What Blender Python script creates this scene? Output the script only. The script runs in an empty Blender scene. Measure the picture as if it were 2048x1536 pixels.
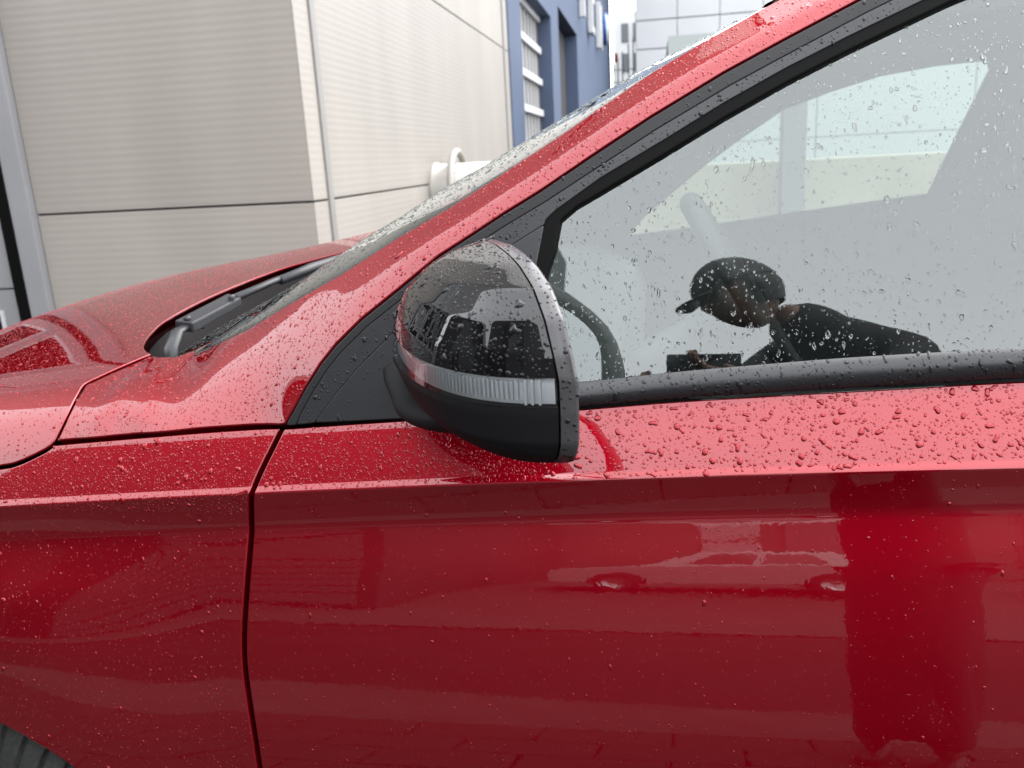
import bpy, bmesh, math, random
import numpy as np
from math import radians, sin, cos, pi
from mathutils import Vector, Matrix
from mathutils.geometry import delaunay_2d_cdt

rng = np.random.default_rng(11)
random.seed(11)
SC = bpy.context.scene
COL = SC.collection

# ---------------- camera, world, sun, exposure ----------------
cam = bpy.data.cameras.new('camera'); cam_ob = bpy.data.objects.new('camera', cam); COL.objects.link(cam_ob); SC.camera = cam_ob
YAW, PITCH, ROLL = radians(10), radians(14.9), radians(3.15)
_r0 = Vector((cos(YAW), sin(YAW), 0)); _f0 = Vector((-sin(YAW), cos(YAW), 0))
_f = _f0 * cos(PITCH) - Vector((0, 0, 1)) * sin(PITCH); _u0 = _r0.cross(_f)
_r = _r0 * cos(ROLL) - _u0 * sin(ROLL); _u = _u0 * cos(ROLL) + _r0 * sin(ROLL)
cam_ob.matrix_world = Matrix(((_r.x, _u.x, -_f.x, 0), (_r.y, _u.y, -_f.y, 0), (_r.z, _u.z, -_f.z, 1.33), (0, 0, 0, 1)))
cam.sensor_width = 36; cam.sensor_fit = 'HORIZONTAL'; cam.lens = 1690 / 2048 * 36
cam.clip_start = 0.01; cam.clip_end = 3000
cam.dof.use_dof = True; cam.dof.focus_distance = 0.86; cam.dof.aperture_fstop = 9.0

world = bpy.data.worlds.new('World'); SC.world = world; world.use_nodes = True
nt = world.node_tree; nt.nodes.clear()
sky = nt.nodes.new('ShaderNodeTexSky'); sky.sky_type = 'NISHITA'; sky.sun_disc = False
SUN_EL, SUN_AZ = radians(60), radians(55)          # azimuth clockwise from +y
sky.sun_elevation = SUN_EL; sky.sun_rotation = SUN_AZ
sky.air_density = 1.0; sky.dust_density = 3.0; sky.ozone_density = 1.0
hsv = nt.nodes.new('ShaderNodeHueSaturation'); hsv.inputs['Saturation'].default_value = 0.10
bg = nt.nodes.new('ShaderNodeBackground'); bg.inputs['Strength'].default_value = 0.15
wo = nt.nodes.new('ShaderNodeOutputWorld')
cloud = nt.nodes.new('ShaderNodeMix'); cloud.data_type = 'RGBA'; cloud.inputs[0].default_value = .72; cloud.inputs[7].default_value = (5.6, 5.75, 6.0, 1)   # closed cloud deck, evenly lit
nt.links.new(sky.outputs[0], hsv.inputs['Color']); nt.links.new(hsv.outputs[0], cloud.inputs[6]); nt.links.new(cloud.outputs[2], bg.inputs['Color']); nt.links.new(bg.outputs[0], wo.inputs[0])

sl = bpy.data.lights.new('sun', 'SUN'); sl.energy = 0.5; sl.angle = radians(60); sl.color = (1.0, .97, .93)
so = bpy.data.objects.new('sun', sl); COL.objects.link(so)
_sd = Vector((sin(SUN_AZ) * cos(SUN_EL), cos(SUN_AZ) * cos(SUN_EL), sin(SUN_EL)))
so.rotation_euler = _sd.to_track_quat('Z', 'Y').to_euler(); so.location = (6, -3, 12)

SC.view_settings.view_transform = 'Standard'; SC.view_settings.look = 'None'
SC.view_settings.exposure = 2.62; SC.view_settings.gamma = 1.0; SC.view_settings.use_curve_mapping = False
SC.render.engine = 'CYCLES'
cy = SC.cycles
cy.use_denoising = True
try: cy.denoiser = 'OPENIMAGEDENOISE'
except Exception: pass
cy.max_bounces = 10; cy.transparent_max_bounces = 12; cy.transmission_bounces = 8; cy.glossy_bounces = 6; cy.diffuse_bounces = 4
cy.sample_clamp_indirect = 8.0
cy.use_adaptive_sampling = False

# ---------------- measured outlines (metres; x forward-back along the car, z up; s = arc length up from the character line) ----------------
DATA = {"ZC":[1.01,0.0485,-0.0221],"GC":[0.179,0.2768,0.1269],"dgap":[[-0.4221,0.0748],[-0.4305,0.0527],[-0.443,0.0215],[-0.4495,0.0004],[-0.4551,-0.0288],[-0.4582,-0.0538],[-0.4643,-0.1093],[-0.4706,-0.1667],[-0.472,-0.2103],[-0.469,-0.2556],[-0.466,-0.2949],[-0.4642,-0.3338],[-0.462,-0.42],[-0.46,-0.6]],"hgap":[[-1.95,0.0],[-1.6,0.022],[-1.3,0.033],[-1.05,0.0405],[-0.9,0.0445],[-0.7968,0.0481],[-0.7696,0.0521],[-0.744,0.0617],[-0.7321,0.0679],[-0.7257,0.0751],[-0.7224,0.0867],[-0.7201,0.1006],[-0.7199,0.1176],[-0.7228,0.1387],[-0.7253,0.1532],[-0.7285,0.1679],[-0.7267,0.1765],[-0.7205,0.1865],[-0.7062,0.2099],[-0.6918,0.2342],[-0.6798,0.2548]],"pgap":[[-0.7224,0.0736],[-0.6922,0.0742],[-0.612,0.0752],[-0.5338,0.0763],[-0.4587,0.0765],[-0.4247,0.0756]],"lip":[[-0.6798,0.2548],[-0.6996,0.2731],[-0.7177,0.2973],[-0.7334,0.332],[-0.7451,0.3719],[-0.7524,0.4132],[-0.7493,0.4743],[-0.7361,0.5437],[-0.7017,0.6248],[-0.6515,0.6846],[-0.5484,0.7189]],"belt":[[-0.0779,0.0783],[0.0155,0.0817],[0.114,0.0833],[0.2319,0.0851],[0.3549,0.0873],[0.6,0.0885],[1.0,0.091]],"ctrl":[[-0.4174,0.8634,1.0497],[-0.4072,0.8665,1.0648],[-0.3926,0.8717,1.0886],[-0.3726,0.878,1.1166],[-0.3537,0.8829,1.1377],[-0.3231,0.8892,1.1648],[-0.2779,0.897,1.1971],[-0.2342,0.9052,1.2294],[-0.1952,0.9109,1.2517],[-0.1607,0.9163,1.2719],[-0.1217,0.922,1.293],[-0.0662,0.9315,1.3264],[-0.0034,0.9426,1.3632],[0.0729,0.9552,1.4038],[0.1358,0.9646,1.4334],[0.2091,0.9756,1.4668],[0.318,0.9911,1.5123],[0.4552,1.0069,1.558],[-0.5567,0.9988,1.1231],[-0.5102,0.9876,1.1422],[-0.4686,0.9781,1.1629],[-0.4203,0.9673,1.1865],[-0.3401,0.8859,1.1505],[-0.3537,0.8975,1.1579],[-0.3673,0.911,1.1643],[-0.3753,0.9192,1.1678],[-0.3902,0.9349,1.1741],[-0.4203,0.9673,1.1865],[-0.3352,0.8869,1.1548],[-0.3479,0.8981,1.1623],[-0.3607,0.911,1.1687],[-0.3681,0.9189,1.1723],[-0.3821,0.9341,1.1787],[-0.4102,0.9654,1.1912],[-0.3296,0.888,1.1596],[-0.3415,0.8986,1.1671],[-0.3533,0.9107,1.1735],[-0.3603,0.9182,1.1771],[-0.3736,0.9331,1.1834],[-0.4002,0.9636,1.1958],[-0.3234,0.8892,1.1646],[-0.3346,0.8992,1.172],[-0.3456,0.9104,1.1785],[-0.3522,0.9177,1.182],[-0.3647,0.9323,1.1883],[-0.3898,0.9618,1.2006],[-0.3174,0.8903,1.1692],[-0.3277,0.8998,1.1768],[-0.3377,0.9102,1.1834],[-0.3437,0.9172,1.187],[-0.3554,0.9315,1.1934],[-0.3787,0.9604,1.2059],[-0.3087,0.8918,1.1755],[-0.3183,0.9007,1.183],[-0.3277,0.9104,1.1897],[-0.3334,0.917,1.1933],[-0.3445,0.9311,1.1996],[-0.3666,0.9592,1.212],[-0.2983,0.8935,1.1828],[-0.3074,0.9019,1.1903],[-0.316,0.9108,1.197],[-0.3214,0.9171,1.2006],[-0.332,0.931,1.2069],[-0.353,0.9585,1.2193],[-0.2859,0.8956,1.1915],[-0.2945,0.9035,1.1989],[-0.3027,0.9115,1.2056],[-0.3078,0.9176,1.2091],[-0.318,0.9313,1.2153],[-0.3382,0.9581,1.2274],[-0.2719,0.8981,1.2016],[-0.2803,0.9054,1.2087],[-0.2882,0.9126,1.2151],[-0.2931,0.9183,1.2185],[-0.3032,0.9318,1.2244],[-0.3228,0.958,1.236],[-0.2593,0.9005,1.2111],[-0.2672,0.9073,1.218],[-0.2746,0.9137,1.2242],[-0.2793,0.9192,1.2275],[-0.2889,0.9325,1.2332],[-0.3075,0.9581,1.2444],[-0.248,0.9027,1.2196],[-0.2554,0.909,1.2264],[-0.2621,0.9148,1.2325],[-0.2664,0.9201,1.2357],[-0.2755,0.9332,1.2413],[-0.2929,0.9583,1.2522],[-0.2378,0.9046,1.2269],[-0.2446,0.9107,1.2336],[-0.2507,0.9163,1.2396],[-0.2547,0.9214,1.2428],[-0.2629,0.9343,1.2484],[-0.2789,0.9587,1.2593],[-0.2279,0.9062,1.2333],[-0.234,0.9123,1.24],[-0.2395,0.9178,1.2461],[-0.2431,0.9228,1.2494],[-0.2506,0.9354,1.255],[-0.2651,0.9594,1.2662],[-0.2171,0.9078,1.2396],[-0.2227,0.9138,1.2464],[-0.2278,0.9193,1.2525],[-0.2311,0.9242,1.2558],[-0.2381,0.9366,1.2615],[-0.2514,0.9602,1.2728],[-0.2053,0.9095,1.2461],[-0.2107,0.9154,1.2528],[-0.2156,0.9208,1.2589],[-0.2188,0.9257,1.2622],[-0.2254,0.9379,1.268],[-0.2381,0.9611,1.2793],[-0.1924,0.9114,1.2534],[-0.1978,0.9172,1.26],[-0.2028,0.9225,1.2659],[-0.206,0.9273,1.2691],[-0.2125,0.9393,1.2748],[-0.2252,0.9621,1.2859],[-0.1807,0.9132,1.2603],[-0.186,0.9189,1.2668],[-0.1909,0.9242,1.2727],[-0.1941,0.9289,1.2759],[-0.2004,0.9407,1.2815],[-0.2127,0.9632,1.2926],[-0.1696,0.9149,1.2668],[-0.1749,0.9206,1.2733],[-0.1796,0.9258,1.2792],[-0.1826,0.9305,1.2824],[-0.1888,0.9421,1.2881],[-0.2006,0.9643,1.2993],[-0.1592,0.9165,1.2727],[-0.1642,0.9222,1.2793],[-0.1688,0.9274,1.2853],[-0.1717,0.932,1.2886],[-0.1775,0.9436,1.2945],[-0.1888,0.9656,1.306],[-0.1485,0.918,1.2784],[-0.1534,0.9237,1.2852],[-0.1578,0.9289,1.2914],[-0.1606,0.9335,1.2948],[-0.1662,0.9451,1.3008],[-0.177,0.967,1.3127],[-0.1368,0.9197,1.2846],[-0.1418,0.9254,1.2915],[-0.1462,0.9306,1.2977],[-0.149,0.9352,1.3011],[-0.1545,0.9467,1.3073],[-0.1653,0.9685,1.3194],[-0.1246,0.9216,1.2914],[-0.1296,0.9273,1.2982],[-0.1342,0.9324,1.3044],[-0.137,0.9371,1.3079],[-0.1425,0.9485,1.314],[-0.1533,0.9703,1.3261],[-0.1125,0.9235,1.2985],[-0.1175,0.9292,1.3052],[-0.1222,0.9344,1.3114],[-0.125,0.939,1.3148],[-0.1305,0.9505,1.3209],[-0.1412,0.9722,1.333],[-0.1009,0.9255,1.3054],[-0.106,0.9312,1.3121],[-0.1106,0.9364,1.3182],[-0.1133,0.941,1.3216],[-0.1188,0.9525,1.3278],[-0.1293,0.9743,1.3398],[-0.09,0.9274,1.3121],[-0.0949,0.9331,1.3188],[-0.0994,0.9383,1.3249],[-0.1022,0.943,1.3282],[-0.1074,0.9545,1.3344],[-0.1177,0.9764,1.3465],[-0.0796,0.9292,1.3184],[-0.0845,0.935,1.3251],[-0.0889,0.9402,1.3312],[-0.0916,0.9448,1.3346],[-0.0967,0.9564,1.3408],[-0.1067,0.9784,1.353],[-0.07,0.9309,1.3242],[-0.0748,0.9367,1.3309],[-0.0792,0.9419,1.337],[-0.0817,0.9466,1.3405],[-0.0867,0.9582,1.3468],[-0.0964,0.9803,1.3592],[-0.0608,0.9325,1.3296],[-0.0656,0.9383,1.3364],[-0.0699,0.9436,1.3426],[-0.0725,0.9483,1.3461],[-0.0774,0.9599,1.3525],[-0.0869,0.9821,1.365],[-0.0518,0.9341,1.335],[-0.0565,0.9399,1.3419],[-0.0609,0.9452,1.3481],[-0.0634,0.9499,1.3516],[-0.0682,0.9616,1.3581],[-0.0776,0.9839,1.3708],[-0.0427,0.9357,1.3404],[-0.0474,0.9416,1.3474],[-0.0517,0.9469,1.3537],[-0.0542,0.9517,1.3572],[-0.0589,0.9634,1.3638],[-0.0681,0.9857,1.3767],[-0.0331,0.9374,1.3461],[-0.0378,0.9433,1.3531],[-0.042,0.9487,1.3595],[-0.0444,0.9534,1.3631],[-0.0491,0.9652,1.3698],[-0.058,0.9877,1.3829],[-0.0229,0.9392,1.3521],[-0.0274,0.9452,1.3592],[-0.0316,0.9506,1.3656],[-0.034,0.9554,1.3693],[-0.0385,0.9672,1.3761],[-0.0472,0.9898,1.3895],[-0.0122,0.9411,1.3583],[-0.0167,0.9471,1.3655],[-0.0208,0.9525,1.372],[-0.0231,0.9574,1.3757],[-0.0275,0.9693,1.3827],[-0.0359,0.992,1.3963],[-0.0015,0.9429,1.3643],[-0.0059,0.949,1.3716],[-0.0099,0.9545,1.3783],[-0.0121,0.9593,1.3821],[-0.0163,0.9713,1.3893],[-0.0244,0.9942,1.4033],[0.0096,0.9447,1.3704],[0.0052,0.9509,1.3778],[0.0013,0.9565,1.3846],[-0.0009,0.9614,1.3885],[-0.0049,0.9734,1.3958],[-0.0128,0.9964,1.4101],[0.0204,0.9466,1.3763],[0.0162,0.9527,1.3838],[0.0123,0.9584,1.3907],[0.0101,0.9633,1.3946],[0.0062,0.9754,1.4021],[-0.0014,0.9985,1.4165],[0.0309,0.9483,1.3819],[0.0267,0.9545,1.3895],[0.0229,0.9602,1.3964],[0.0208,0.9651,1.4004],[0.017,0.9773,1.4079],[0.0097,1.0005,1.4226],[0.0411,0.95,1.3874],[0.037,0.9562,1.395],[0.0333,0.9619,1.4019],[0.0313,0.9669,1.4059],[0.0277,0.9791,1.4135],[0.0206,1.0023,1.4283],[0.0513,0.9517,1.3928],[0.0474,0.9579,1.4004],[0.0437,0.9636,1.4073],[0.0418,0.9686,1.4114],[0.0383,0.9808,1.419],[0.0316,1.0042,1.4339],[0.0618,0.9534,1.3982],[0.058,0.9597,1.4059],[0.0544,0.9654,1.4128],[0.0526,0.9704,1.4169],[0.0493,0.9826,1.4246],[0.0429,1.006,1.4395],[0.0728,0.9551,1.4038],[0.0691,0.9615,1.4115],[0.0656,0.9672,1.4185],[0.0639,0.9722,1.4225],[0.0608,0.9845,1.4303],[0.0548,1.0079,1.4454],[0.0838,0.9569,1.4092],[0.0802,0.9632,1.417],[0.077,0.969,1.424],[0.0753,0.974,1.4282],[0.0725,0.9864,1.436],[0.0669,1.0099,1.4514],[0.0952,0.9586,1.4147],[0.0918,0.965,1.4226],[0.0887,0.9708,1.4297],[0.0871,0.9759,1.4339],[0.0845,0.9883,1.4418],[0.0793,1.0119,1.4573],[0.1071,0.9604,1.4202],[0.1038,0.9668,1.4282],[0.1008,0.9727,1.4354],[0.0993,0.9777,1.4396],[0.0969,0.9902,1.4477],[0.0921,1.014,1.4635],[0.1201,0.9623,1.4262],[0.1169,0.9687,1.4342],[0.1139,0.9746,1.4414],[0.1125,0.9797,1.4457],[0.1102,0.9923,1.4539],[0.1058,1.0161,1.4698],[0.1342,0.9643,1.4326],[0.131,0.9709,1.4407],[0.1282,0.9768,1.4479],[0.1268,0.9819,1.4523],[0.1247,0.9945,1.4605],[0.1205,1.0184,1.4766],[0.1487,0.9665,1.4394],[0.1456,0.9731,1.4474],[0.1428,0.979,1.4547],[0.1415,0.9841,1.459],[0.1395,0.9967,1.4673],[0.1356,1.0208,1.4835],[0.1631,0.9687,1.4461],[0.1601,0.9753,1.4541],[0.1574,0.9813,1.4615],[0.1561,0.9864,1.4658],[0.1544,0.9991,1.4742],[0.1508,1.0232,1.4905],[0.1785,0.9711,1.4532],[0.1756,0.9777,1.4613],[0.173,0.9837,1.4686],[0.1719,0.9888,1.473],[0.1704,1.0015,1.4814],[0.1673,1.0258,1.4978],[0.1958,0.9737,1.461],[0.1932,0.9803,1.4691],[0.1908,0.9863,1.4764],[0.1897,0.9915,1.4808],[0.1885,1.0042,1.4894],[0.186,1.0286,1.5059],[0.2163,0.9767,1.47],[0.2139,0.9833,1.4781],[0.2116,0.9893,1.4854],[0.2108,0.9946,1.4898],[0.2099,1.0074,1.4984],[0.208,1.0318,1.5151],[0.2411,0.9803,1.4808],[0.2388,0.987,1.4888],[0.2368,0.993,1.4961],[0.2361,0.9983,1.5005],[0.2355,1.0111,1.5092],[0.2343,1.0356,1.5259],[0.2688,0.9844,1.4927],[0.2668,0.9911,1.5007],[0.265,0.9971,1.508],[0.2645,1.0024,1.5124],[0.2644,1.0153,1.5211],[0.2641,1.0399,1.538],[0.2981,0.9885,1.5046],[0.2964,0.9952,1.5127],[0.2949,1.0013,1.5201],[0.2946,1.0066,1.5246],[0.295,1.0196,1.5334],[0.2957,1.0444,1.5506],[0.3274,0.9922,1.5156],[0.3261,0.9991,1.5239],[0.3249,1.0053,1.5315],[0.3248,1.0107,1.5361],[0.3258,1.0238,1.5452],[0.3275,1.0489,1.5628],[0.3558,0.9956,1.5255],[0.3547,1.0026,1.534],[0.3538,1.0089,1.5417],[0.3539,1.0143,1.5464],[0.3554,1.0276,1.5558],[0.3579,1.0529,1.574],[0.3833,0.9987,1.5346],[0.3824,1.0058,1.5432],[0.3817,1.0122,1.551],[0.382,1.0176,1.5558],[0.3838,1.031,1.5653],[0.387,1.0565,1.5837],[0.4104,1.0018,1.5434],[0.4098,1.0088,1.552],[0.4092,1.0152,1.5598],[0.4097,1.0207,1.5646],[0.4119,1.0341,1.5742],[0.4159,1.0597,1.5928],[0.4374,1.0048,1.5522],[0.437,1.0119,1.5607],[0.4366,1.0183,1.5684],[0.4372,1.0238,1.5732],[0.4397,1.0372,1.5828],[0.4444,1.0628,1.6013],[0.4552,1.0069,1.558],[0.4567,1.0141,1.567],[0.4581,1.0207,1.5752],[0.4597,1.0263,1.5802],[0.4642,1.0399,1.5902],[0.4727,1.0659,1.6097],[0.4552,1.0069,1.558],[0.4621,1.0147,1.5687],[0.4684,1.0218,1.5783],[0.4727,1.0277,1.5842],[0.4823,1.0419,1.5958],[0.5007,1.069,1.6182],[-0.7224,0.8747,1.0246],[-0.6922,0.8742,1.0274],[-0.612,0.8726,1.0344],[-0.5338,0.8713,1.0411],[-0.4587,0.8696,1.0465],[-0.7201,0.8923,1.0452],[-0.7228,0.9237,1.0663],[-0.7285,0.9507,1.0773],[-0.7205,0.9686,1.0826],[-0.7062,0.9911,1.0888],[-0.6918,1.0147,1.0945],[-0.6798,1.0348,1.0987],[-0.7034,0.8885,1.0432],[-0.7001,0.9193,1.0661],[-0.6723,0.9322,1.0753],[-0.6594,0.97,1.0882],[-0.6482,0.8887,1.0494],[-0.6107,0.9088,1.0686],[-0.6323,0.9855,1.094],[-0.5717,0.8829,1.0511],[-0.6378,1.0235,1.1006],[-0.612,1.0293,1.1037],[0.65,1.02,1.592],[0.95,1.028,1.612],[1.4,1.03,1.612],[1.9,1.03,1.595],[0.72,1.085,1.652],[1.0,1.095,1.668],[1.4,1.1,1.668],[1.9,1.1,1.65]],"pillar":[[-0.7224,1.0246],[-0.6922,1.0274],[-0.612,1.0344],[-0.5338,1.0411],[-0.4587,1.0465],[-0.4247,1.0481],[-0.4174,1.0497],[-0.4072,1.0648],[-0.3926,1.0886],[-0.3726,1.1166],[-0.3537,1.1377],[-0.3231,1.1648],[-0.2779,1.1971],[-0.2342,1.2294],[-0.1952,1.2517],[-0.1607,1.2719],[-0.1217,1.293],[-0.0662,1.3264],[-0.0034,1.3632],[0.0729,1.4038],[0.1358,1.4334],[0.2091,1.4668],[0.318,1.5123],[0.4552,1.558],[0.65,1.592],[0.95,1.612],[1.4,1.612],[1.9,1.595],[1.9,1.65],[1.4,1.668],[1.0,1.668],[0.72,1.652],[0.5007,1.6182],[0.3579,1.574],[0.208,1.5151],[0.1205,1.4766],[0.0548,1.4454],[-0.0014,1.4165],[-0.058,1.3829],[-0.1067,1.353],[-0.1653,1.3194],[-0.2252,1.2859],[-0.2929,1.2522],[-0.3666,1.212],[-0.4203,1.1865],[-0.4686,1.1629],[-0.5102,1.1422],[-0.5567,1.1231],[-0.6001,1.1081],[-0.6328,1.1024],[-0.674,1.1013],[-0.6918,1.0945],[-0.7062,1.0888],[-0.7205,1.0826],[-0.7267,1.0798],[-0.7285,1.0773],[-0.7253,1.0725],[-0.7228,1.0663],[-0.7199,1.0561],[-0.7201,1.0452],[-0.7224,1.0347],[-0.7257,1.0255]],"U":[[-0.674,1.0262,1.1013],[-0.6328,1.0155,1.1024],[-0.6001,1.0092,1.1081],[-0.5567,0.9988,1.1231],[-0.5102,0.9876,1.1422],[-0.4686,0.9781,1.1629],[-0.4203,0.9673,1.1865],[-0.3666,0.9592,1.212],[-0.2929,0.9583,1.2522],[-0.2252,0.9621,1.2859],[-0.1653,0.9685,1.3194],[-0.1067,0.9784,1.353],[-0.058,0.9877,1.3829],[-0.0014,0.9985,1.4165],[0.0548,1.0079,1.4454],[0.1205,1.0184,1.4766],[0.208,1.0318,1.5151],[0.3579,1.0529,1.574],[0.5007,1.069,1.6182],[0.72,1.085,1.652],[1.0,1.095,1.668],[1.4,1.1,1.668],[1.9,1.1,1.65]],"L":[[-0.4174,0.8634,1.0497],[-0.4072,0.8665,1.0648],[-0.3926,0.8717,1.0886],[-0.3726,0.878,1.1166],[-0.3537,0.8829,1.1377],[-0.3231,0.8892,1.1648],[-0.2779,0.897,1.1971],[-0.2342,0.9052,1.2294],[-0.1952,0.9109,1.2517],[-0.1607,0.9163,1.2719],[-0.1217,0.922,1.293],[-0.0662,0.9315,1.3264],[-0.0034,0.9426,1.3632],[0.0729,0.9552,1.4038],[0.1358,0.9646,1.4334],[0.2091,0.9756,1.4668],[0.318,0.9911,1.5123],[0.4552,1.0069,1.558],[0.65,1.02,1.592],[0.95,1.028,1.612],[1.4,1.03,1.612],[1.9,1.03,1.595]],"seal_out":[[-0.4174,1.0497],[-0.4072,1.0648],[-0.3926,1.0886],[-0.3726,1.1166],[-0.3537,1.1377],[-0.3231,1.1648],[-0.2779,1.1971],[-0.2342,1.2294],[-0.1952,1.2517],[-0.1607,1.2719],[-0.1217,1.293],[-0.0662,1.3264],[-0.0034,1.3632],[0.0729,1.4038],[0.1358,1.4334],[0.2091,1.4668],[0.318,1.5123],[0.4552,1.558],[0.65,1.592],[0.95,1.612],[1.4,1.612],[1.9,1.595],[1.9,1.585],[1.4,1.602],[0.95,1.602],[0.65,1.582],[0.4587,1.5454],[0.3224,1.4996],[0.2145,1.4543],[0.1417,1.421],[0.0793,1.3918],[0.0034,1.3521],[-0.0593,1.316],[-0.1154,1.2834],[-0.1547,1.2628],[-0.1894,1.2433],[-0.2282,1.2217],[-0.2718,1.19],[-0.3169,1.1582],[-0.3469,1.1319],[-0.3653,1.1118],[-0.385,1.0845],[-0.3997,1.061],[-0.404,1.0506]],"frame_in":[[-0.404,1.0506],[-0.3997,1.061],[-0.385,1.0845],[-0.3653,1.1118],[-0.3469,1.1319],[-0.3169,1.1582],[-0.2718,1.19],[-0.2282,1.2217],[-0.1894,1.2433],[-0.1547,1.2628],[-0.1154,1.2834],[-0.0593,1.316],[0.0034,1.3521],[0.0793,1.3918],[0.1417,1.421],[0.2145,1.4543],[0.3224,1.4996],[0.4587,1.5454],[0.65,1.582],[0.95,1.602],[1.4,1.602],[1.9,1.585],[1.9,1.565],[1.4,1.582],[0.95,1.582],[0.65,1.562],[0.3854,1.5044],[0.2675,1.4617],[0.196,1.4321],[0.1351,1.4054],[0.0724,1.3746],[0.0088,1.3397],[-0.0563,1.3054],[-0.1045,1.2743],[-0.1143,1.2659],[-0.1165,1.2603],[-0.1476,1.2428],[-0.2208,1.1979],[-0.2865,1.1513],[-0.3292,1.113],[-0.3572,1.0831],[-0.382,1.0532]],"rubber":[[-0.1143,1.2659],[-0.1045,1.2743],[-0.0563,1.3054],[0.0088,1.3397],[0.0724,1.3746],[0.1351,1.4054],[0.196,1.4321],[0.2675,1.4617],[0.3854,1.5044],[0.65,1.562],[0.95,1.582],[1.4,1.582],[1.9,1.565],[1.9,1.553],[1.4,1.57],[0.95,1.57],[0.65,1.55],[0.4072,1.4988],[0.2924,1.4595],[0.1956,1.4197],[0.1348,1.3924],[0.0722,1.3611],[0.0086,1.3265],[-0.0564,1.2917],[-0.083,1.278],[-0.1003,1.2643],[-0.1036,1.249],[-0.1064,1.2342],[-0.1141,1.2133],[-0.1383,1.131],[-0.1499,1.0866],[-0.162,1.084],[-0.1254,1.2188],[-0.1176,1.2567]],"glass":[[-0.1009,1.2639],[-0.0836,1.2776],[-0.0567,1.2914],[0.0087,1.3265],[0.0726,1.3613],[0.1357,1.3929],[0.1969,1.4203],[0.2943,1.4603],[0.4098,1.4999],[0.65,1.55],[0.95,1.57],[1.4,1.57],[1.9,1.553],[1.9,1.09],[0.95,1.1],[0.5842,1.1263],[0.3529,1.1168],[0.114,1.1031],[-0.079,1.0854],[-0.1509,1.0823],[-0.1508,1.085],[-0.1392,1.1297],[-0.1148,1.2126],[-0.1071,1.2336],[-0.1043,1.2485]],"sail":[[-0.382,1.0532],[-0.3572,1.0831],[-0.3292,1.113],[-0.2865,1.1513],[-0.2208,1.1979],[-0.1476,1.2428],[-0.1165,1.2603],[-0.1254,1.2188],[-0.1434,1.1623],[-0.1664,1.084],[-0.2802,1.0581]],"trim_top":[[-0.175,0.8692,1.0909],[-0.0785,0.8684,1.0968],[0.0157,0.8685,1.1061],[0.1136,0.8682,1.114],[0.2074,0.8676,1.1205],[0.3514,0.866,1.1271],[0.6,0.8622,1.135],[0.95,0.8568,1.145],[1.9,0.8323,1.135]],"trim_bot":[[-0.1758,0.8649,1.0649],[-0.0779,0.8642,1.0709],[0.0155,0.8654,1.0782],[0.114,0.8656,1.0839],[0.2319,0.8662,1.0901],[0.3549,0.8675,1.0962],[0.6,0.8691,1.1038],[0.95,0.8748,1.1107],[1.9,0.9045,1.0984]],"farwin":[[-0.0856,1.1075],[-0.0243,1.1718],[0.1197,1.2882],[0.2204,1.3581],[0.3182,1.4198],[0.426,1.4551],[0.5432,1.4852],[0.6698,1.4998],[0.7662,1.5035],[0.7859,1.4964],[0.7943,1.4775],[0.6915,1.1873],[0.3758,1.1546],[0.1204,1.1261]]}
A_ = {k: np.array(v) for k, v in DATA.items()}

# ---------------- materials ----------------
MATS = {}
def mat(name, base, rough=.5, metal=0., spec=.5, coat=0., coat_rough=.03, trans=0., ior=1.5, bump=None, var=None, emit=None, alpha=None):
    if name in MATS: return MATS[name]
    m = bpy.data.materials.new(name); m.use_nodes = True; n = m.node_tree; b = n.nodes['Principled BSDF']
    b.inputs['Base Color'].default_value = (*base, 1); b.inputs['Roughness'].default_value = rough; b.inputs['Metallic'].default_value = metal
    b.inputs['Specular IOR Level'].default_value = spec; b.inputs['Coat Weight'].default_value = coat; b.inputs['Coat Roughness'].default_value = coat_rough
    b.inputs['Transmission Weight'].default_value = trans; b.inputs['IOR'].default_value = ior
    tc = n.nodes.new('ShaderNodeTexCoord')
    if var:                                             # (scale, amount, stretch): uneven tone and wear
        no = n.nodes.new('ShaderNodeTexNoise'); no.inputs['Scale'].default_value = var[0]; no.inputs['Detail'].default_value = 6
        mp = n.nodes.new('ShaderNodeMapping'); mp.inputs['Scale'].default_value = var[2] if len(var) > 2 else (1, 1, 1)
        n.links.new(tc.outputs['Object'], mp.inputs[0]); n.links.new(mp.outputs[0], no.inputs['Vector'])
        r = n.nodes.new('ShaderNodeValToRGB'); a = var[1]
        r.color_ramp.elements[0].position = .3; r.color_ramp.elements[1].position = .7
        r.color_ramp.elements[0].color = (*[c * (1 - a) for c in base], 1); r.color_ramp.elements[1].color = (*[min(1, c * (1 + a)) for c in base], 1)
        n.links.new(no.outputs[0], r.inputs[0]); n.links.new(r.outputs[0], b.inputs['Base Color'])
    if bump:                                            # (scale, strength, distance)
        no = n.nodes.new('ShaderNodeTexNoise'); no.inputs['Scale'].default_value = bump[0]; no.inputs['Detail'].default_value = 4
        n.links.new(tc.outputs['Object'], no.inputs['Vector'])
        bp = n.nodes.new('ShaderNodeBump'); bp.inputs['Strength'].default_value = bump[1]; bp.inputs['Distance'].default_value = bump[2]
        n.links.new(no.outputs[0], bp.inputs['Height']); n.links.new(bp.outputs[0], b.inputs['Normal'])
    if emit: b.inputs['Emission Color'].default_value = (*emit[0], 1); b.inputs['Emission Strength'].default_value = emit[1]
    MATS[name] = m; return m

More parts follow.
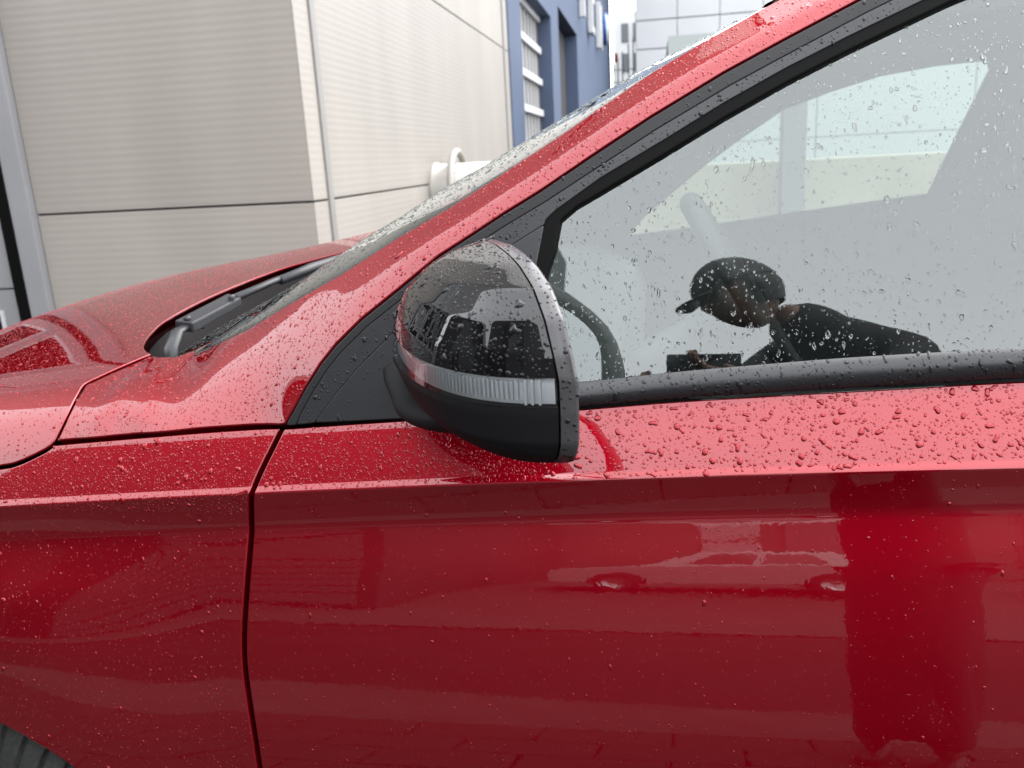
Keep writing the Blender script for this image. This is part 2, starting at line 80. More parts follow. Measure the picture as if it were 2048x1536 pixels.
def paint(name, base, deep, coat_ior=1.58, peel=True):
    m = bpy.data.materials.new(name); m.use_nodes = True; n = m.node_tree; b = n.nodes['Principled BSDF']
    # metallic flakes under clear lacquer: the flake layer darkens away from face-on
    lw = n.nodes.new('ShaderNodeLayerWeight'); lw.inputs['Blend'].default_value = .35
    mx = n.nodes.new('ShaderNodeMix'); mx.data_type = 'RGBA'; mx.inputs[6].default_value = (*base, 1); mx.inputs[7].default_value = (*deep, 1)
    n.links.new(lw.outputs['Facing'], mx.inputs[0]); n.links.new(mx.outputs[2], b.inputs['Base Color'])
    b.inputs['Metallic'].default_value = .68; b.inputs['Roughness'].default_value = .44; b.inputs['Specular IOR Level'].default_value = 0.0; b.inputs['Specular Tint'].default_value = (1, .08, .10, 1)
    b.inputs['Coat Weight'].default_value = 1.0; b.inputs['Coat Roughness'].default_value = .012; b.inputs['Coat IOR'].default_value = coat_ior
    MATS[name] = m
    if not peel: return m
    # orange peel of the lacquer
    tc = n.nodes.new('ShaderNodeTexCoord'); no = n.nodes.new('ShaderNodeTexNoise'); no.inputs['Scale'].default_value = 160; no.inputs['Detail'].default_value = 1
    n.links.new(tc.outputs['Object'], no.inputs['Vector'])
    bp = n.nodes.new('ShaderNodeBump'); bp.inputs['Strength'].default_value = .035; bp.inputs['Distance'].default_value = .0006
    n.links.new(no.outputs[0], bp.inputs['Height']); n.links.new(bp.outputs[0], b.inputs['Coat Normal'])
    MATS[name] = m; return m

def glass(name, tint, rough=0., ior=1.5, gain=2.45):
    """A pane: straight-through tint plus the reflection of its two faces."""
    m = bpy.data.materials.new(name); m.use_nodes = True; n = m.node_tree; n.nodes.clear()
    tr = n.nodes.new('ShaderNodeBsdfTransparent'); tr.inputs[0].default_value = (*tint, 1)
    gl = n.nodes.new('ShaderNodeBsdfGlossy'); gl.inputs['Roughness'].default_value = rough; gl.inputs[0].default_value = (.96, 1, .99, 1)
    fr = n.nodes.new('ShaderNodeFresnel'); fr.inputs[0].default_value = ior
    mu = n.nodes.new('ShaderNodeMath'); mu.operation = 'MULTIPLY'; mu.inputs[1].default_value = gain; mu.use_clamp = True
    mx = n.nodes.new('ShaderNodeMixShader'); out = n.nodes.new('ShaderNodeOutputMaterial')
    n.links.new(fr.outputs[0], mu.inputs[0]); n.links.new(mu.outputs[0], mx.inputs[0]); n.links.new(tr.outputs[0], mx.inputs[1]); n.links.new(gl.outputs[0], mx.inputs[2])
    n.links.new(mx.outputs[0], out.inputs[0]); MATS[name] = m; return m

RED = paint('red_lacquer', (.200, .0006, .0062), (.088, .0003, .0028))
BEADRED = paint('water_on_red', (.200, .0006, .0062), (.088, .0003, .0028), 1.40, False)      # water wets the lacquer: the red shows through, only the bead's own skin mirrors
BEADBLK = mat('water_on_black', (.010, .010, .011), rough=.5, spec=0., coat=1., coat_rough=.0)
BEADBLK.node_tree.nodes['Principled BSDF'].inputs['Coat IOR'].default_value = 1.36
WATER = mat('water', (1, 1, 1), rough=0., trans=1., ior=1.33, spec=.5)
WINDOW = glass('side_glass', (.72, .80, .77))
WSHIELD = glass('windscreen_glass', (.66, .78, .73), gain=1.5)
LENS = glass('lens_plastic', (.93, .95, .96), ior=1.55, gain=1.3)
PANE = glass('house_glass', (.55, .60, .62))
SEALM = mat('seal_plastic', (.012, .012, .013), rough=.5, spec=.28, bump=(900, .05, .0004))
SATIN = mat('satin_black_plastic', (.016, .016, .018), rough=.36, spec=.42, bump=(900, .05, .0004))
GRAIN = mat('grained_black_plastic', (.008, .008, .009), rough=.6, spec=.10, bump=(1400, .12, .0003))
RUBBER = mat('black_rubber', (.004, .004, .004), rough=.5, spec=.05)
GLOSSB = mat('piano_black', (.003, .003, .0035), rough=.3, spec=0., coat=1., coat_rough=.008)
BEZEL = mat('bezel_grey_plastic', (.045, .043, .045), rough=.22)
CHROME = mat('silvered_reflector', (.80, .81, .83), rough=.3, metal=.1)
SILVERP = mat('silver_ribs', (.85, .86, .88), rough=.3)
INTERIOR = mat('interior_grey', (.022, .0225, .0235), rough=.7, var=(30, .1))
INT_DARK = mat('interior_dark', (.018, .018, .019), rough=.6)
HEADLIN = mat('headliner', (.16, .16, .155), rough=.9)
UNDERB = mat('inner_body_dark', (.006, .005, .005), rough=.7, spec=.08)
WIPER = mat('wiper_arm_grey', (.018, .018, .021), rough=.35, spec=.35, bump=(500, .15, .0006))
TYRE = mat('tyre_rubber', (.020, .020, .019), rough=.7, spec=.25, bump=(500, .4, .001), var=(180, .3))
ALLOY = mat('alloy', (.45, .45, .46), rough=.3, metal=1.)
MIRRORG = mat('mirror_glass', (.85, .87, .88), rough=.01, metal=1.)

# ---------------- mesh helpers ----------------
def put(o, parent=None):
    COL.objects.link(o)
    if parent is not None: o.parent = parent
    return o
def empty(name, loc=(0, 0, 0)):
    o = bpy.data.objects.new(name, None); o.location = loc; o.empty_display_size = .2; return put(o)
def tag(o, label=None, cat=None, group=None, kind=None):
    for k, v in (('label', label), ('category', cat), ('group', group), ('kind', kind)):
        if v: o[k] = v
    return o
def mesh_obj(name, V, Fc, m, parent=None, smooth=False, N=None):
    me = bpy.data.meshes.new(name); me.from_pydata([tuple(v) for v in V], [], [tuple(f) for f in Fc])
    if smooth: me.polygons.foreach_set('use_smooth', np.ones(len(me.polygons), bool))
    me.update()
    if N is not None: me.normals_split_custom_set_from_vertices([tuple(n) for n in N])
    me.materials.append(m); o = bpy.data.objects.new(name, me); put(o, parent); return o
def tri_obj(name, V, T, m, parent=None, smooth=True):
    """large triangle soups through foreach_set"""
    me = bpy.data.meshes.new(name); V = np.ascontiguousarray(V, np.float32); T = np.ascontiguousarray(T, np.int32)
    me.vertices.add(len(V)); me.vertices.foreach_set('co', V.ravel()); me.loops.add(T.size); me.loops.foreach_set('vertex_index', T.ravel())
    me.polygons.add(len(T)); me.polygons.foreach_set('loop_start', np.arange(0, T.size, 3, dtype=np.int32)); me.polygons.foreach_set('loop_total', np.full(len(T), 3, np.int32))
    if smooth: me.polygons.foreach_set('use_smooth', np.ones(len(T), bool))
    me.update(); me.validate(); me.materials.append(m); o = bpy.data.objects.new(name, me); put(o, parent); return o
class MB:
    def __init__(s): s.v = []; s.f = []
    def add(s, V, Fc):
        k = len(s.v); s.v += [tuple(v) for v in V]; s.f += [tuple(i + k for i in f) for f in Fc]; return s
    def box(s, a, b):
        (x0, y0, z0), (x1, y1, z1) = a, b
        V = [(x0, y0, z0), (x1, y0, z0), (x1, y1, z0), (x0, y1, z0), (x0, y0, z1), (x1, y0, z1), (x1, y1, z1), (x0, y1, z1)]
        return s.add(V, [(0, 3, 2, 1), (4, 5, 6, 7), (0, 1, 5, 4), (1, 2, 6, 5), (2, 3, 7, 6), (3, 0, 4, 7)])
    def frame(s, x0, x1, z0, z1, w, y0, y1):
        V = [(x, y, z) for y in (y0, y1) for (x, z) in ((x0, z0), (x1, z0), (x1, z1), (x0, z1), (x0 + w, z0 + w), (x1 - w, z0 + w), (x1 - w, z1 - w), (x0 + w, z1 - w))]; Fc = []
        for i in range(4):
            j = (i + 1) % 4; Fc += [(i, j, j + 4, i + 4), (i + 8, i + 12, j + 12, j + 8), (i, i + 8, j + 8, j), (i + 4, j + 4, j + 12, i + 12)]
        return s.add(V, Fc)
    def tube(s, pts, rad, n=12, flat=1.0, up=(0, 0, 1), cap=True):
        P = [Vector(p) for p in pts]; R = rad if hasattr(rad, '__len__') else [rad] * len(P); k = len(s.v); up = Vector(up)
        for i, p in enumerate(P):
            t = (P[min(i + 1, len(P) - 1)] - P[max(i - 1, 0)]).normalized(); a = t.cross(up)
            a = (a if a.length > 1e-4 else t.cross(Vector((1, 0, 0)))).normalized(); b = a.cross(t)
            for j in range(n):
                q = 2 * pi * j / n; s.v.append(tuple(p + a * cos(q) * R[i] + b * sin(q) * R[i] * flat))
        for i in range(len(P) - 1):
            for j in range(n): s.f.append((k + i * n + j, k + i * n + (j + 1) % n, k + (i + 1) * n + (j + 1) % n, k + (i + 1) * n + j))
        if cap: s.f.append(tuple(k + j for j in range(n))[::-1]); s.f.append(tuple(k + (len(P) - 1) * n + j for j in range(n)))
        return s
    def prism(s, poly, a, b, axis='y'):
        """extrude a 2D polygon between a and b along an axis"""
        g = {'y': lambda p, t: (p[0], t, p[1]), 'x': lambda p, t: (t, p[0], p[1]), 'z': lambda p, t: (p[0], p[1], t)}[axis]
        n = len(poly); V = [g(p, a) for p in poly] + [g(p, b) for p in poly]
        return s.add(V, [tuple(range(n))[::-1], tuple(range(n, 2 * n))] + [(i, (i + 1) % n, n + (i + 1) % n, n + i) for i in range(n)])
    def build(s, name, m, parent=None, smooth=False, bevel=0, fix=True):
        o = mesh_obj(name, s.v, s.f, m, parent, smooth)
        if fix:
            bm = bmesh.new(); bm.from_mesh(o.data); bmesh.ops.recalc_face_normals(bm, faces=bm.faces)
            if bevel: bmesh.ops.bevel(bm, geom=list(bm.edges), offset=bevel, segments=2, affect='EDGES', profile=.6)
            bm.to_mesh(o.data); bm.free()
        return o
def grid_obj(name, G, m, parent=None, smooth=True, N=None, close_u=False):
    """G: (nu, nv, 3) array of points"""
    G = np.asarray(G, float); nu, nv = G.shape[:2]; Fc = []
    for i in range(nu - (0 if close_u else 1)):
        for j in range(nv - 1): Fc.append((i * nv + j, ((i + 1) % nu) * nv + j, ((i + 1) % nu) * nv + j + 1, i * nv + j + 1))
    return mesh_obj(name, G.reshape(-1, 3), Fc, m, parent, smooth, None if N is None else np.asarray(N).reshape(-1, 3))
def grid_tris(G):
    G = np.asarray(G, float); nu, nv = G.shape[:2]; i, j = np.meshgrid(np.arange(nu - 1), np.arange(nv - 1), indexing='ij'); a = (i * nv + j).ravel()
    T = np.concatenate([np.c_[a, a + nv, a + nv + 1], np.c_[a, a + nv + 1, a + 1]]); return G.reshape(-1, 3), T

# ---- body side surface: section curves (arc length s up from the character line) swept along x ----
def table(knots):
    s = np.arange(-0.72, 1.20001, 0.001)
    ks = np.array([k[0] for k in knots]); kt = np.radians(np.array([k[1] for k in knots], float))
    i = np.clip(np.searchsorted(ks, s, side='right') - 1, 0, len(ks) - 2)
    u = np.clip((s - ks[i]) / (ks[i + 1] - ks[i]), 0, 1); u = u * u * (3 - 2 * u)
    th = kt[i] * (1 - u) + kt[i + 1] * u
    dy, dz = np.sin(th), np.cos(th)
    y = np.concatenate([[0], np.cumsum((dy[1:] + dy[:-1]) / 2)]) * 0.001
    z = np.concatenate([[0], np.cumsum((dz[1:] + dz[:-1]) / 2)]) * 0.001
    k0 = np.argmin(abs(s))
    return dict(s=s, y=y - y[k0], z=z - z[k0], dy=dy, dz=dz)
TOP = [(-.0010, 38), (.0042, 47), (.0075, 31), (.055, 33), (.085, 40), (.135, 62), (.185, 78), (.26, 84), (.60, 87), (.95, 90), (1.2, 90)]
T_DOOR = table([(-.72, -14), (-.50, -6), (-.36, 3), (-.24, 8), (-.13, 11.5), (-.075, 15), (-.056, 14), (-.036, -3), (-.0035, -6)] + TOP)
T_FEND = table([(-.72, 0), (-.50, 1), (-.33, 3), (-.22, 6), (-.14, 15), (-.095, 27), (-.065, 25), (-.036, 2), (-.0035, -5)] + TOP)
def sstep(a, b, x):
    u = np.clip((x - a) / (b - a), 0, 1); return u * u * (3 - 2 * u), np.where((u > 0) & (u < 1), 6 * u * (1 - u) / (b - a), 0.0)
def Ycr(x): return .818 + .020 * ((.35 - x) / 1.2) ** 2, -2 * .020 * (.35 - x) / 1.44
ZC = (0.0, 0.0, 0.0); GC = (0.0, 0.0, 0.0)
def Zcr(x):
    n = np.maximum(0, -.90 - x)                         # the nose falls away
    return ZC[0] + ZC[1] * x + ZC[2] * x * x - .26 * n * n, ZC[1] + 2 * ZC[2] * x + .52 * n
def Gcr(x): return GC[0] + GC[1] * x + GC[2] * x * x, GC[1] + 2 * GC[2] * x
def F(x, s, want_n=True):
    x = np.asarray(x, float); s = np.asarray(s, float)
    w, dw = sstep(-.50, -.80, x)
    g = lambda T, k: np.interp(s, T['s'], T[k])
    yc, dyc = Ycr(x); zc, dzc = Zcr(x); gg, dg = Gcr(x)
    q, dq = sstep(.13, 1.05, s)
    P = np.stack([x, yc + (1 - w) * g(T_DOOR, 'y') + w * g(T_FEND, 'y'),
                  zc + (1 - w) * g(T_DOOR, 'z') + w * g(T_FEND, 'z') + gg * q], -1)
    if not want_n: return P
    Fs = np.stack([0 * x, (1 - w) * g(T_DOOR, 'dy') + w * g(T_FEND, 'dy'), (1 - w) * g(T_DOOR, 'dz') + w * g(T_FEND, 'dz') + gg * dq], -1)
    Fx = np.stack([1 + 0 * x, dyc + dw * (g(T_FEND, 'y') - g(T_DOOR, 'y')), dzc + dw * (g(T_FEND, 'z') - g(T_DOOR, 'z')) + dg * q], -1)
    N = np.cross(Fx, Fs); N /= np.linalg.norm(N, axis=-1, keepdims=True)
    N = N * np.where(N[..., 1:2] * 1.0 - N[..., 2:3] > 0, -1, 1)
    return P, N
def YG(x, z): return .872 + .245 * (z - 1.112) + .20 * (z - 1.112) ** 2 - .023 * (x - .1)

ZC = tuple(DATA['ZC']); GC = tuple(DATA['GC'])

def tps_fit(P, lam=2e-6):
    A = P[:, [0, 2]]; n = len(A); r2 = ((A[:, None] - A[None]) ** 2).sum(-1)
    K = np.where(r2 > 0, r2 * np.log(r2 + 1e-30), 0) / 2 + lam * np.eye(n)
    Q = np.c_[np.ones(n), A]; M = np.block([[K, Q], [Q.T, np.zeros((3, 3))]])
    return A, np.linalg.solve(M, np.r_[P[:, 1], 0, 0, 0])
def tps_eval(fit, x, z):
    A, c = fit; n = len(A); dx = x[:, None] - A[None, :, 0]; dz = z[:, None] - A[None, :, 1]; r2 = dx * dx + dz * dz + 1e-30
    lg = np.log(r2); w = c[:n]
    y = (r2 * lg / 2) @ w + c[n] + c[n + 1] * x + c[n + 2] * z
    yx = (dx * (lg + 1)) @ w + c[n + 1]; yz = (dz * (lg + 1)) @ w + c[n + 2]
    N = np.stack([yx, -np.ones_like(x), yz], -1); N /= np.linalg.norm(N, axis=1, keepdims=True)
    return np.stack([x, y, z], -1), N


def spline(P, n):
    """Catmull-Rom through the points, n samples per span"""
    P = np.asarray(P, float); Q = np.vstack([2 * P[0] - P[1], P, 2 * P[-1] - P[-2]]); out = []
    for i in range(1, len(Q) - 2):
        t = np.linspace(0, 1, n, endpoint=False)[:, None]; a, b, c, d = Q[i - 1], Q[i], Q[i + 1], Q[i + 2]
        out.append(.5 * ((2 * b) + (-a + c) * t + (2 * a - 5 * b + 4 * c - d) * t ** 2 + (-a + 3 * b - 3 * c + d) * t ** 3))
    return np.vstack(out + [P[-1:]])
def resample(P, step, closed=True):
    P = np.asarray(P, float)
    if closed: P = np.vstack([P, P[:1]])
    d = np.r_[0, np.cumsum(np.hypot(*np.diff(P, axis=0).T))]; out = []
    for i in range(len(P) - 1):                          # keep the corners, fill long spans
        k = max(1, int(round((d[i + 1] - d[i]) / step)))
        for t in range(k): out.append(P[i] + (P[i + 1] - P[i]) * t / k)
    out = np.array(out); keep = np.ones(len(out), bool)
    for i in range(1, len(out)):
        if np.hypot(*(out[i] - out[i - 1])) < step * .12: keep[i] = False
    return out[keep]
def area2(P): return .5 * np.sum(P[:, 0] * np.roll(P[:, 1], -1) - np.roll(P[:, 0], -1) * P[:, 1])
def inset(P, d):
    """move a closed counter-clockwise outline inwards by d"""
    e = np.roll(P, -1, 0) - P; e /= np.linalg.norm(e, axis=1, keepdims=True) + 1e-12; nrm = np.c_[-e[:, 1], e[:, 0]]
    m = nrm + np.roll(nrm, 1, 0); m /= np.maximum((m * m).sum(1, keepdims=True), .5); return P + 2 * m * d
def inside(poly, Q):
    x, y = Q[:, 0], Q[:, 1]; c = np.zeros(len(Q), bool); a = poly; b = np.roll(poly, -1, 0)
    for (x0, y0), (x1, y1) in zip(a, b):
        if y0 == y1: continue
        c ^= ((y0 > y) != (y1 > y)) & (x < (x1 - x0) * (y - y0) / (y1 - y0) + x0)
    return c
def edge_dist(poly, Q):
    best = np.full(len(Q), 9e9); b = np.roll(poly, -1, 0)
    for p, q in zip(poly, b):
        e = q - p; t = np.clip(((Q - p) @ e) / max(e @ e, 1e-12), 0, 1); best = np.minimum(best, np.hypot(*(Q - p - t[:, None] * e).T))
    return best
def panel(name, outline, surf, m, parent, step=.008, gap=.0, rim=((.0014, .0004), (.0024, .0014), (.0027, .0030), (.0027, .012)), rows=None, holes=(), flip=False, mirror=None):
    """A pressed sheet cut along an outline in surface coordinates, with its edges rolled in. surf(a, b) -> points, normals."""
    O = np.asarray(outline, float)
    if area2(O) < 0: O = O[::-1]
    O = resample(O, step * .6)
    if gap: O = inset(O, gap)
    lo, hi = O.min(0), O.max(0)
    gx, gy = np.meshgrid(np.arange(lo[0], hi[0], step), np.arange(lo[1], hi[1], step * .87)); gx = gx + (np.arange(gx.shape[0]) % 2)[:, None] * step / 2
    Q = np.c_[gx.ravel(), gy.ravel()]
    if rows is not None:
        Q = Q[np.min(np.abs(Q[:, 1:2] - np.array(rows)[None]), axis=1) > .0022]
        rx = np.arange(lo[0], hi[0], .012); Q = np.vstack([Q] + [np.c_[rx, np.full_like(rx, v)] for v in rows])
    Q = Q[inside(O, Q)]; Q = Q[edge_dist(O, Q) > step * .45]
    H = []
    for h in holes:
        h = np.asarray(h, float); h = h if area2(h) < 0 else h[::-1]; h = resample(h, step * .6); Q = Q[~inside(h, Q)]; Q = Q[edge_dist(h, Q) > step * .45]; H.append(h)
    rings = [O] + H; pts = np.vstack(rings + [Q]); faces = []; k = 0; edges = []
    for r in rings:
        idx = list(range(k, k + len(r))); edges += [(idx[i], idx[(i + 1) % len(idx)]) for i in range(len(idx))]; k += len(r)
    vo, eo, fo, ov, oe, of = delaunay_2d_cdt([Vector(p) for p in pts], edges, [], 0, 1e-9)
    V2 = np.array([tuple(v) for v in vo]); T = np.array([tuple(f) for f in fo if len(f) == 3]); cen = V2[T].mean(1); ok = inside(O, cen)
    for h in H: ok &= ~inside(h, cen)
    T = T[ok]
    P, N = surf(V2[:, 0], V2[:, 1])
    g = np.cross(P[T[:, 1]] - P[T[:, 0]], P[T[:, 2]] - P[T[:, 0]]); fl = (g * N[T].sum(1)).sum(1) < 0; T[fl] = T[fl][:, ::-1]
    V = [P]; NN = [N]; Fc = [tuple(t) for t in T]; base = len(P)
    for ring in rings:
        RP, RN = surf(ring[:, 0], ring[:, 1]); n = len(ring); tg = np.roll(RP, -1, 0) - np.roll(RP, 1, 0); tg /= np.linalg.norm(tg, axis=1, keepdims=True) + 1e-12
        out = np.cross(tg, RN); out /= np.linalg.norm(out, axis=1, keepdims=True) + 1e-12
        ins, _ = surf(*(ring + 0).T); c2 = inset(ring, 1e-4); IP, _ = surf(c2[:, 0], c2[:, 1]); sgn = np.sign(((RP - IP) * out).sum(1))[:, None]; sgn[sgn == 0] = 1; out = out * sgn
        prof = [(0, 0)] + list(rim); prev = None
        for q, (o_, d_) in enumerate(prof):
            w = min(1, q / 2); V.append(RP + out * o_ - RN * d_); nn = RN * (1 - w) + out * w if q else RN
            NN.append(nn / np.linalg.norm(nn, axis=1, keepdims=True)); cur = base; base += n
            if prev is not None:
                for i in range(n):
                    j = (i + 1) % n; quad = (prev + i, prev + j, cur + j, cur + i)
                    a, b_, c_ = V[-2][i], V[-2][j], V[-1][j]; gn = np.cross(b_ - a, c_ - a)
                    Fc.append(quad if gn @ NN[-1][i] >= 0 else quad[::-1])
            prev = cur
    V = np.vstack(V); NN = np.vstack(NN)
    if mirror is not None:                               # the other half of a panel that spans the car
        k = len(V); V = np.vstack([V, V * [1, -1, 1] + [0, 2 * mirror, 0]]); NN = np.vstack([NN, NN * [1, -1, 1]]); Fc = Fc + [tuple(i + k for i in f[::-1]) for f in Fc]
    o = mesh_obj(name, V, Fc, m, parent, True, NN)
    return dict(ob=o, P=P, N=N, T=T)

def drops(parent, S, count, rad, elong=0., mask=None, nmax=.0042, nmin=.00025, sig=.55, name='rain_drops', irregular=.12, sides=8, tall=.38, mat_=None):
    """Rain beads: low domes standing on a sheet, one joined part."""
    P, T, N = S['P'], S['T'], S['N']
    if mask is not None:
        c = P[T].mean(1); T = T[mask(c)]
    a = np.linalg.norm(np.cross(P[T[:, 1]] - P[T[:, 0]], P[T[:, 2]] - P[T[:, 0]]), axis=1) / 2
    k = rng.choice(len(T), count, p=a / a.sum()); u, v = rng.random(count), rng.random(count); f = u + v > 1; u[f] = 1 - u[f]; v[f] = 1 - v[f]
    A = P[T[k, 0]] * (1 - u - v)[:, None] + P[T[k, 1]] * u[:, None] + P[T[k, 2]] * v[:, None]
    n = N[T[k, 0]] * (1 - u - v)[:, None] + N[T[k, 1]] * u[:, None] + N[T[k, 2]] * v[:, None]; n /= np.linalg.norm(n, axis=1, keepdims=True)
    R = np.clip(rad * np.exp(rng.normal(0, sig, count)), nmin, nmax)
    # drop beads that would run into a larger one
    order = np.argsort(-R); cell = {}; keep = []; h = .009
    for i in order:
        p = A[i]; c = (int(p[0] // h), int(p[1] // h), int(p[2] // h)); bad = False
        for dx in (-1, 0, 1):
            for dz in (-1, 0, 1):
                for dy in (-1, 0, 1):
                    for j in cell.get((c[0] + dx, c[1] + dy, c[2] + dz), ()):
                        q = A[j] - p
                        if q @ q < (R[i] + R[j]) ** 2 * .92: bad = True; break
                    if bad: break
                if bad: break
            if bad: break
        if not bad: keep.append(i); cell.setdefault(c, []).append(i)
    A, n, R = A[keep], n[keep], R[keep]; m = len(A)
    dn = np.array([0, 0, -1.]) - n * n[:, 2:3] * -1; dn /= np.linalg.norm(dn, axis=1, keepdims=True) + 1e-9      # downhill
    sd = np.cross(n, dn); ang = np.linspace(0, 2 * pi, sides, endpoint=False)
    a2, a3, p2, p3 = rng.normal(0, irregular, m), rng.normal(0, irregular * .6, m), rng.random(m) * 6.28, rng.random(m) * 6.28
    big = np.clip(R / .0025, .15, 1.3)[:, None]
    rr = 1 + big * (a2[:, None] * np.cos(2 * (ang[None] - p2[:, None])) + a3[:, None] * np.cos(3 * (ang[None] - p3[:, None]))); rr = np.clip(rr, .5, 1.7)
    el = 1 + elong * rng.random(m) ** 2
    ca, sa = np.cos(ang)[None] * rr * R[:, None] * el[:, None], np.sin(ang)[None] * rr * R[:, None]
    prof = [(1.0, -.03), (.90, .24), (.58, .46)]; V = []; hgt = R * tall / .55
    for q, (k1, k2) in enumerate(prof): V.append(A[:, None] + dn[:, None] * ca[..., None] * k1 + sd[:, None] * sa[..., None] * k1 + n[:, None] * (hgt * k2)[:, None, None])
    top = A + n * (hgt * .55)[:, None]
    V = np.concatenate(V + [top[:, None]], 1); nv = V.shape[1]; t = []
    for q in range(len(prof) - 1):
        for i in range(sides):
            j = (i + 1) % sides; b0, b1 = q * sides, (q + 1) * sides; t += [(b0 + i, b0 + j, b1 + j), (b0 + i, b1 + j, b1 + i)]
    b0 = (len(prof) - 1) * sides; t += [(b0 + i, b0 + (i + 1) % sides, nv - 1) for i in range(sides)]
    t = np.array(t); fn = np.cross(V[0][t[0][1]] - V[0][t[0][0]], V[0][t[0][2]] - V[0][t[0][0]])
    if fn @ n[0] < 0: t = t[:, ::-1]
    T2 = (t[None] + (np.arange(m) * nv)[:, None, None]).reshape(-1, 3)
    o = tri_obj(name, V.reshape(-1, 3), T2, mat_ or WATER, parent); o['kind'] = 'stuff'; return o

# ======================= SETTING =======================
ASPH = mat('wet_asphalt', (.017, .017, .018), rough=.8, spec=.2, bump=(180, .6, .004), var=(2.2, .3))
CONC = mat('concrete_slab', (.062, .060, .058), rough=.8, spec=.2, bump=(60, .2, .003), var=(1.5, .12))
KERB = mat('kerb_stone', (.058, .056, .054), rough=.8, spec=.2, bump=(90, .3, .003), var=(6, .15))
PAVER = mat('paving_stone', (.029, .028, .027), rough=.75, spec=.2, bump=(120, .4, .003), var=(4, .2))
BEIGE = mat('beige_cladding', (.262, .240, .215), rough=.42, var=(1.6, .09, (1, 1, .22)))
_n = BEIGE.node_tree; _oi = _n.nodes.new('ShaderNodeObjectInfo'); _mr = _n.nodes.new('ShaderNodeMapRange'); _mr.inputs[3].default_value = .95; _mr.inputs[4].default_value = 1.05      # sheets differ a little in tone
_hs = _n.nodes.new('ShaderNodeHueSaturation'); _bs = _n.nodes['Principled BSDF']; _src = _bs.inputs['Base Color'].links[0].from_socket
_n.links.new(_oi.outputs['Random'], _mr.inputs[0]); _n.links.new(_mr.outputs[0], _hs.inputs['Value']); _n.links.new(_src, _hs.inputs['Color']); _n.links.new(_hs.outputs[0], _bs.inputs['Base Color'])
BTRIM = mat('beige_trim', (.20, .19, .18), rough=.4)
SEAMD = mat('joint_dark', (.05, .048, .045), rough=.8)
WHITEM = mat('white_metal', (.22, .22, .225), rough=.35, var=(3, .04))
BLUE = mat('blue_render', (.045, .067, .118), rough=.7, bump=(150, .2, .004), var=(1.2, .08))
BLUE_SHADE = mat('blue_in_shade', (.020, .028, .060), rough=.7)  # darker copy of the blue render: shade put into the colour
DARKIN = mat('dark_room', (.012, .012, .014), rough=.8)
WHITEP = mat('white_panel', (.46, .465, .47), rough=.45, var=(.6, .04))
GREYST = mat('galvanised_steel', (.15, .155, .16), rough=.5, metal=.3, var=(5, .15))

def sheet(name, x0, x1, y0, y1, z, m, nx=2, ny=2):
    X, Y = np.meshgrid(np.linspace(x0, x1, nx), np.linspace(y0, y1, ny), indexing='ij')
    return tag(grid_obj(name, np.stack([X, Y, X * 0 + z], -1), m, smooth=False), kind='structure')
sheet('ground', -900, 900, -900, 900, -.03, ASPH)
yard = sheet('yard_concrete', -40, 40, -16, -3.9, -.012, CONC)
pav = sheet('pavement', -9, 9, -.86, 3.9, -.028, PAVER)
kerb = tag(MB().box((-14, -1.30, -.02), (14, -.86, .012)).build('kerb', KERB, bevel=.004), kind='structure')
pm = None                                                # pavers beside and under the car, each a stone
for j in range(13):
    for i in range(18):
        x, y = -3.2 + i * .40 + (.2 if j % 2 else 0), -.855 + j * .20
        if pm is None:
            o = MB().box((0, 0, -.02), (.392, .192, .012)).build('paving_stone', PAVER, pav, bevel=.004); pm = o
        else:
            o = pm.copy(); put(o, pav)
        o.location = (x, y + .004, rng.normal(0, .0008)); o.rotation_euler = (rng.normal(0, .003), rng.normal(0, .003), 0)

# ---- beige clad hall beyond the bonnet ----
def ribbed(name, parent, along, a0, a1, z0, z1, fixed, out, m=BEIGE, pitch=.0357, h=.00038):
    """micro-ribbed wall panel; along 'x' or 'y', ribs stacked in z"""
    prof = []; z = z0
    while z < z1 - .004:
        p = min(pitch, z1 - z); prof += [(z, 0), (z + p * .25, h * .15), (z + p * .5, h), (z + p * .75, h * .85)]; z += p
    prof.append((z1, 0)); n = 2
    G = np.zeros((len(prof), n, 3))
    for i, (zz, d) in enumerate(prof):
        for k, a in enumerate((a0, a1)): G[i, k] = (a, fixed + out * d, zz) if along == 'x' else (fixed + out * d, a, zz)
    # returns at the joints so the panel has thickness
    V = G.reshape(-1, 3).tolist(); Fc = [(i * 2, i * 2 + 1, i * 2 + 3, i * 2 + 2) for i in range(len(prof) - 1)]; k = len(V)
    back = fixed - out * .03
    for zz in (z0, z1):
        for a in (a0, a1): V.append((a, back, zz) if along == 'x' else (back, a, zz))
    Fc += [(0, 1, k + 1, k), (2 * len(prof) - 2, 2 * len(prof) - 1, k + 3, k + 2)]
    return mesh_obj(name, V, Fc, m, parent)
hall = tag(empty('clad_hall', (-2.4, 4.0, 0)), 'beige ribbed metal hall with dark panel joints beyond the bonnet', 'building')
hall.location = (0, 0, 0)
CXH, CYH, HH = -1.635, 4.0, 11.4
MB().box((-3.2, CYH + .025, 0), (CXH - .025, 10.2, HH - .05)).build('core', SEAMD, hall)
zs = [0.0, 1.18, 2.52, 3.86, 5.2, 6.54, 7.88, 9.22, 10.56, HH]
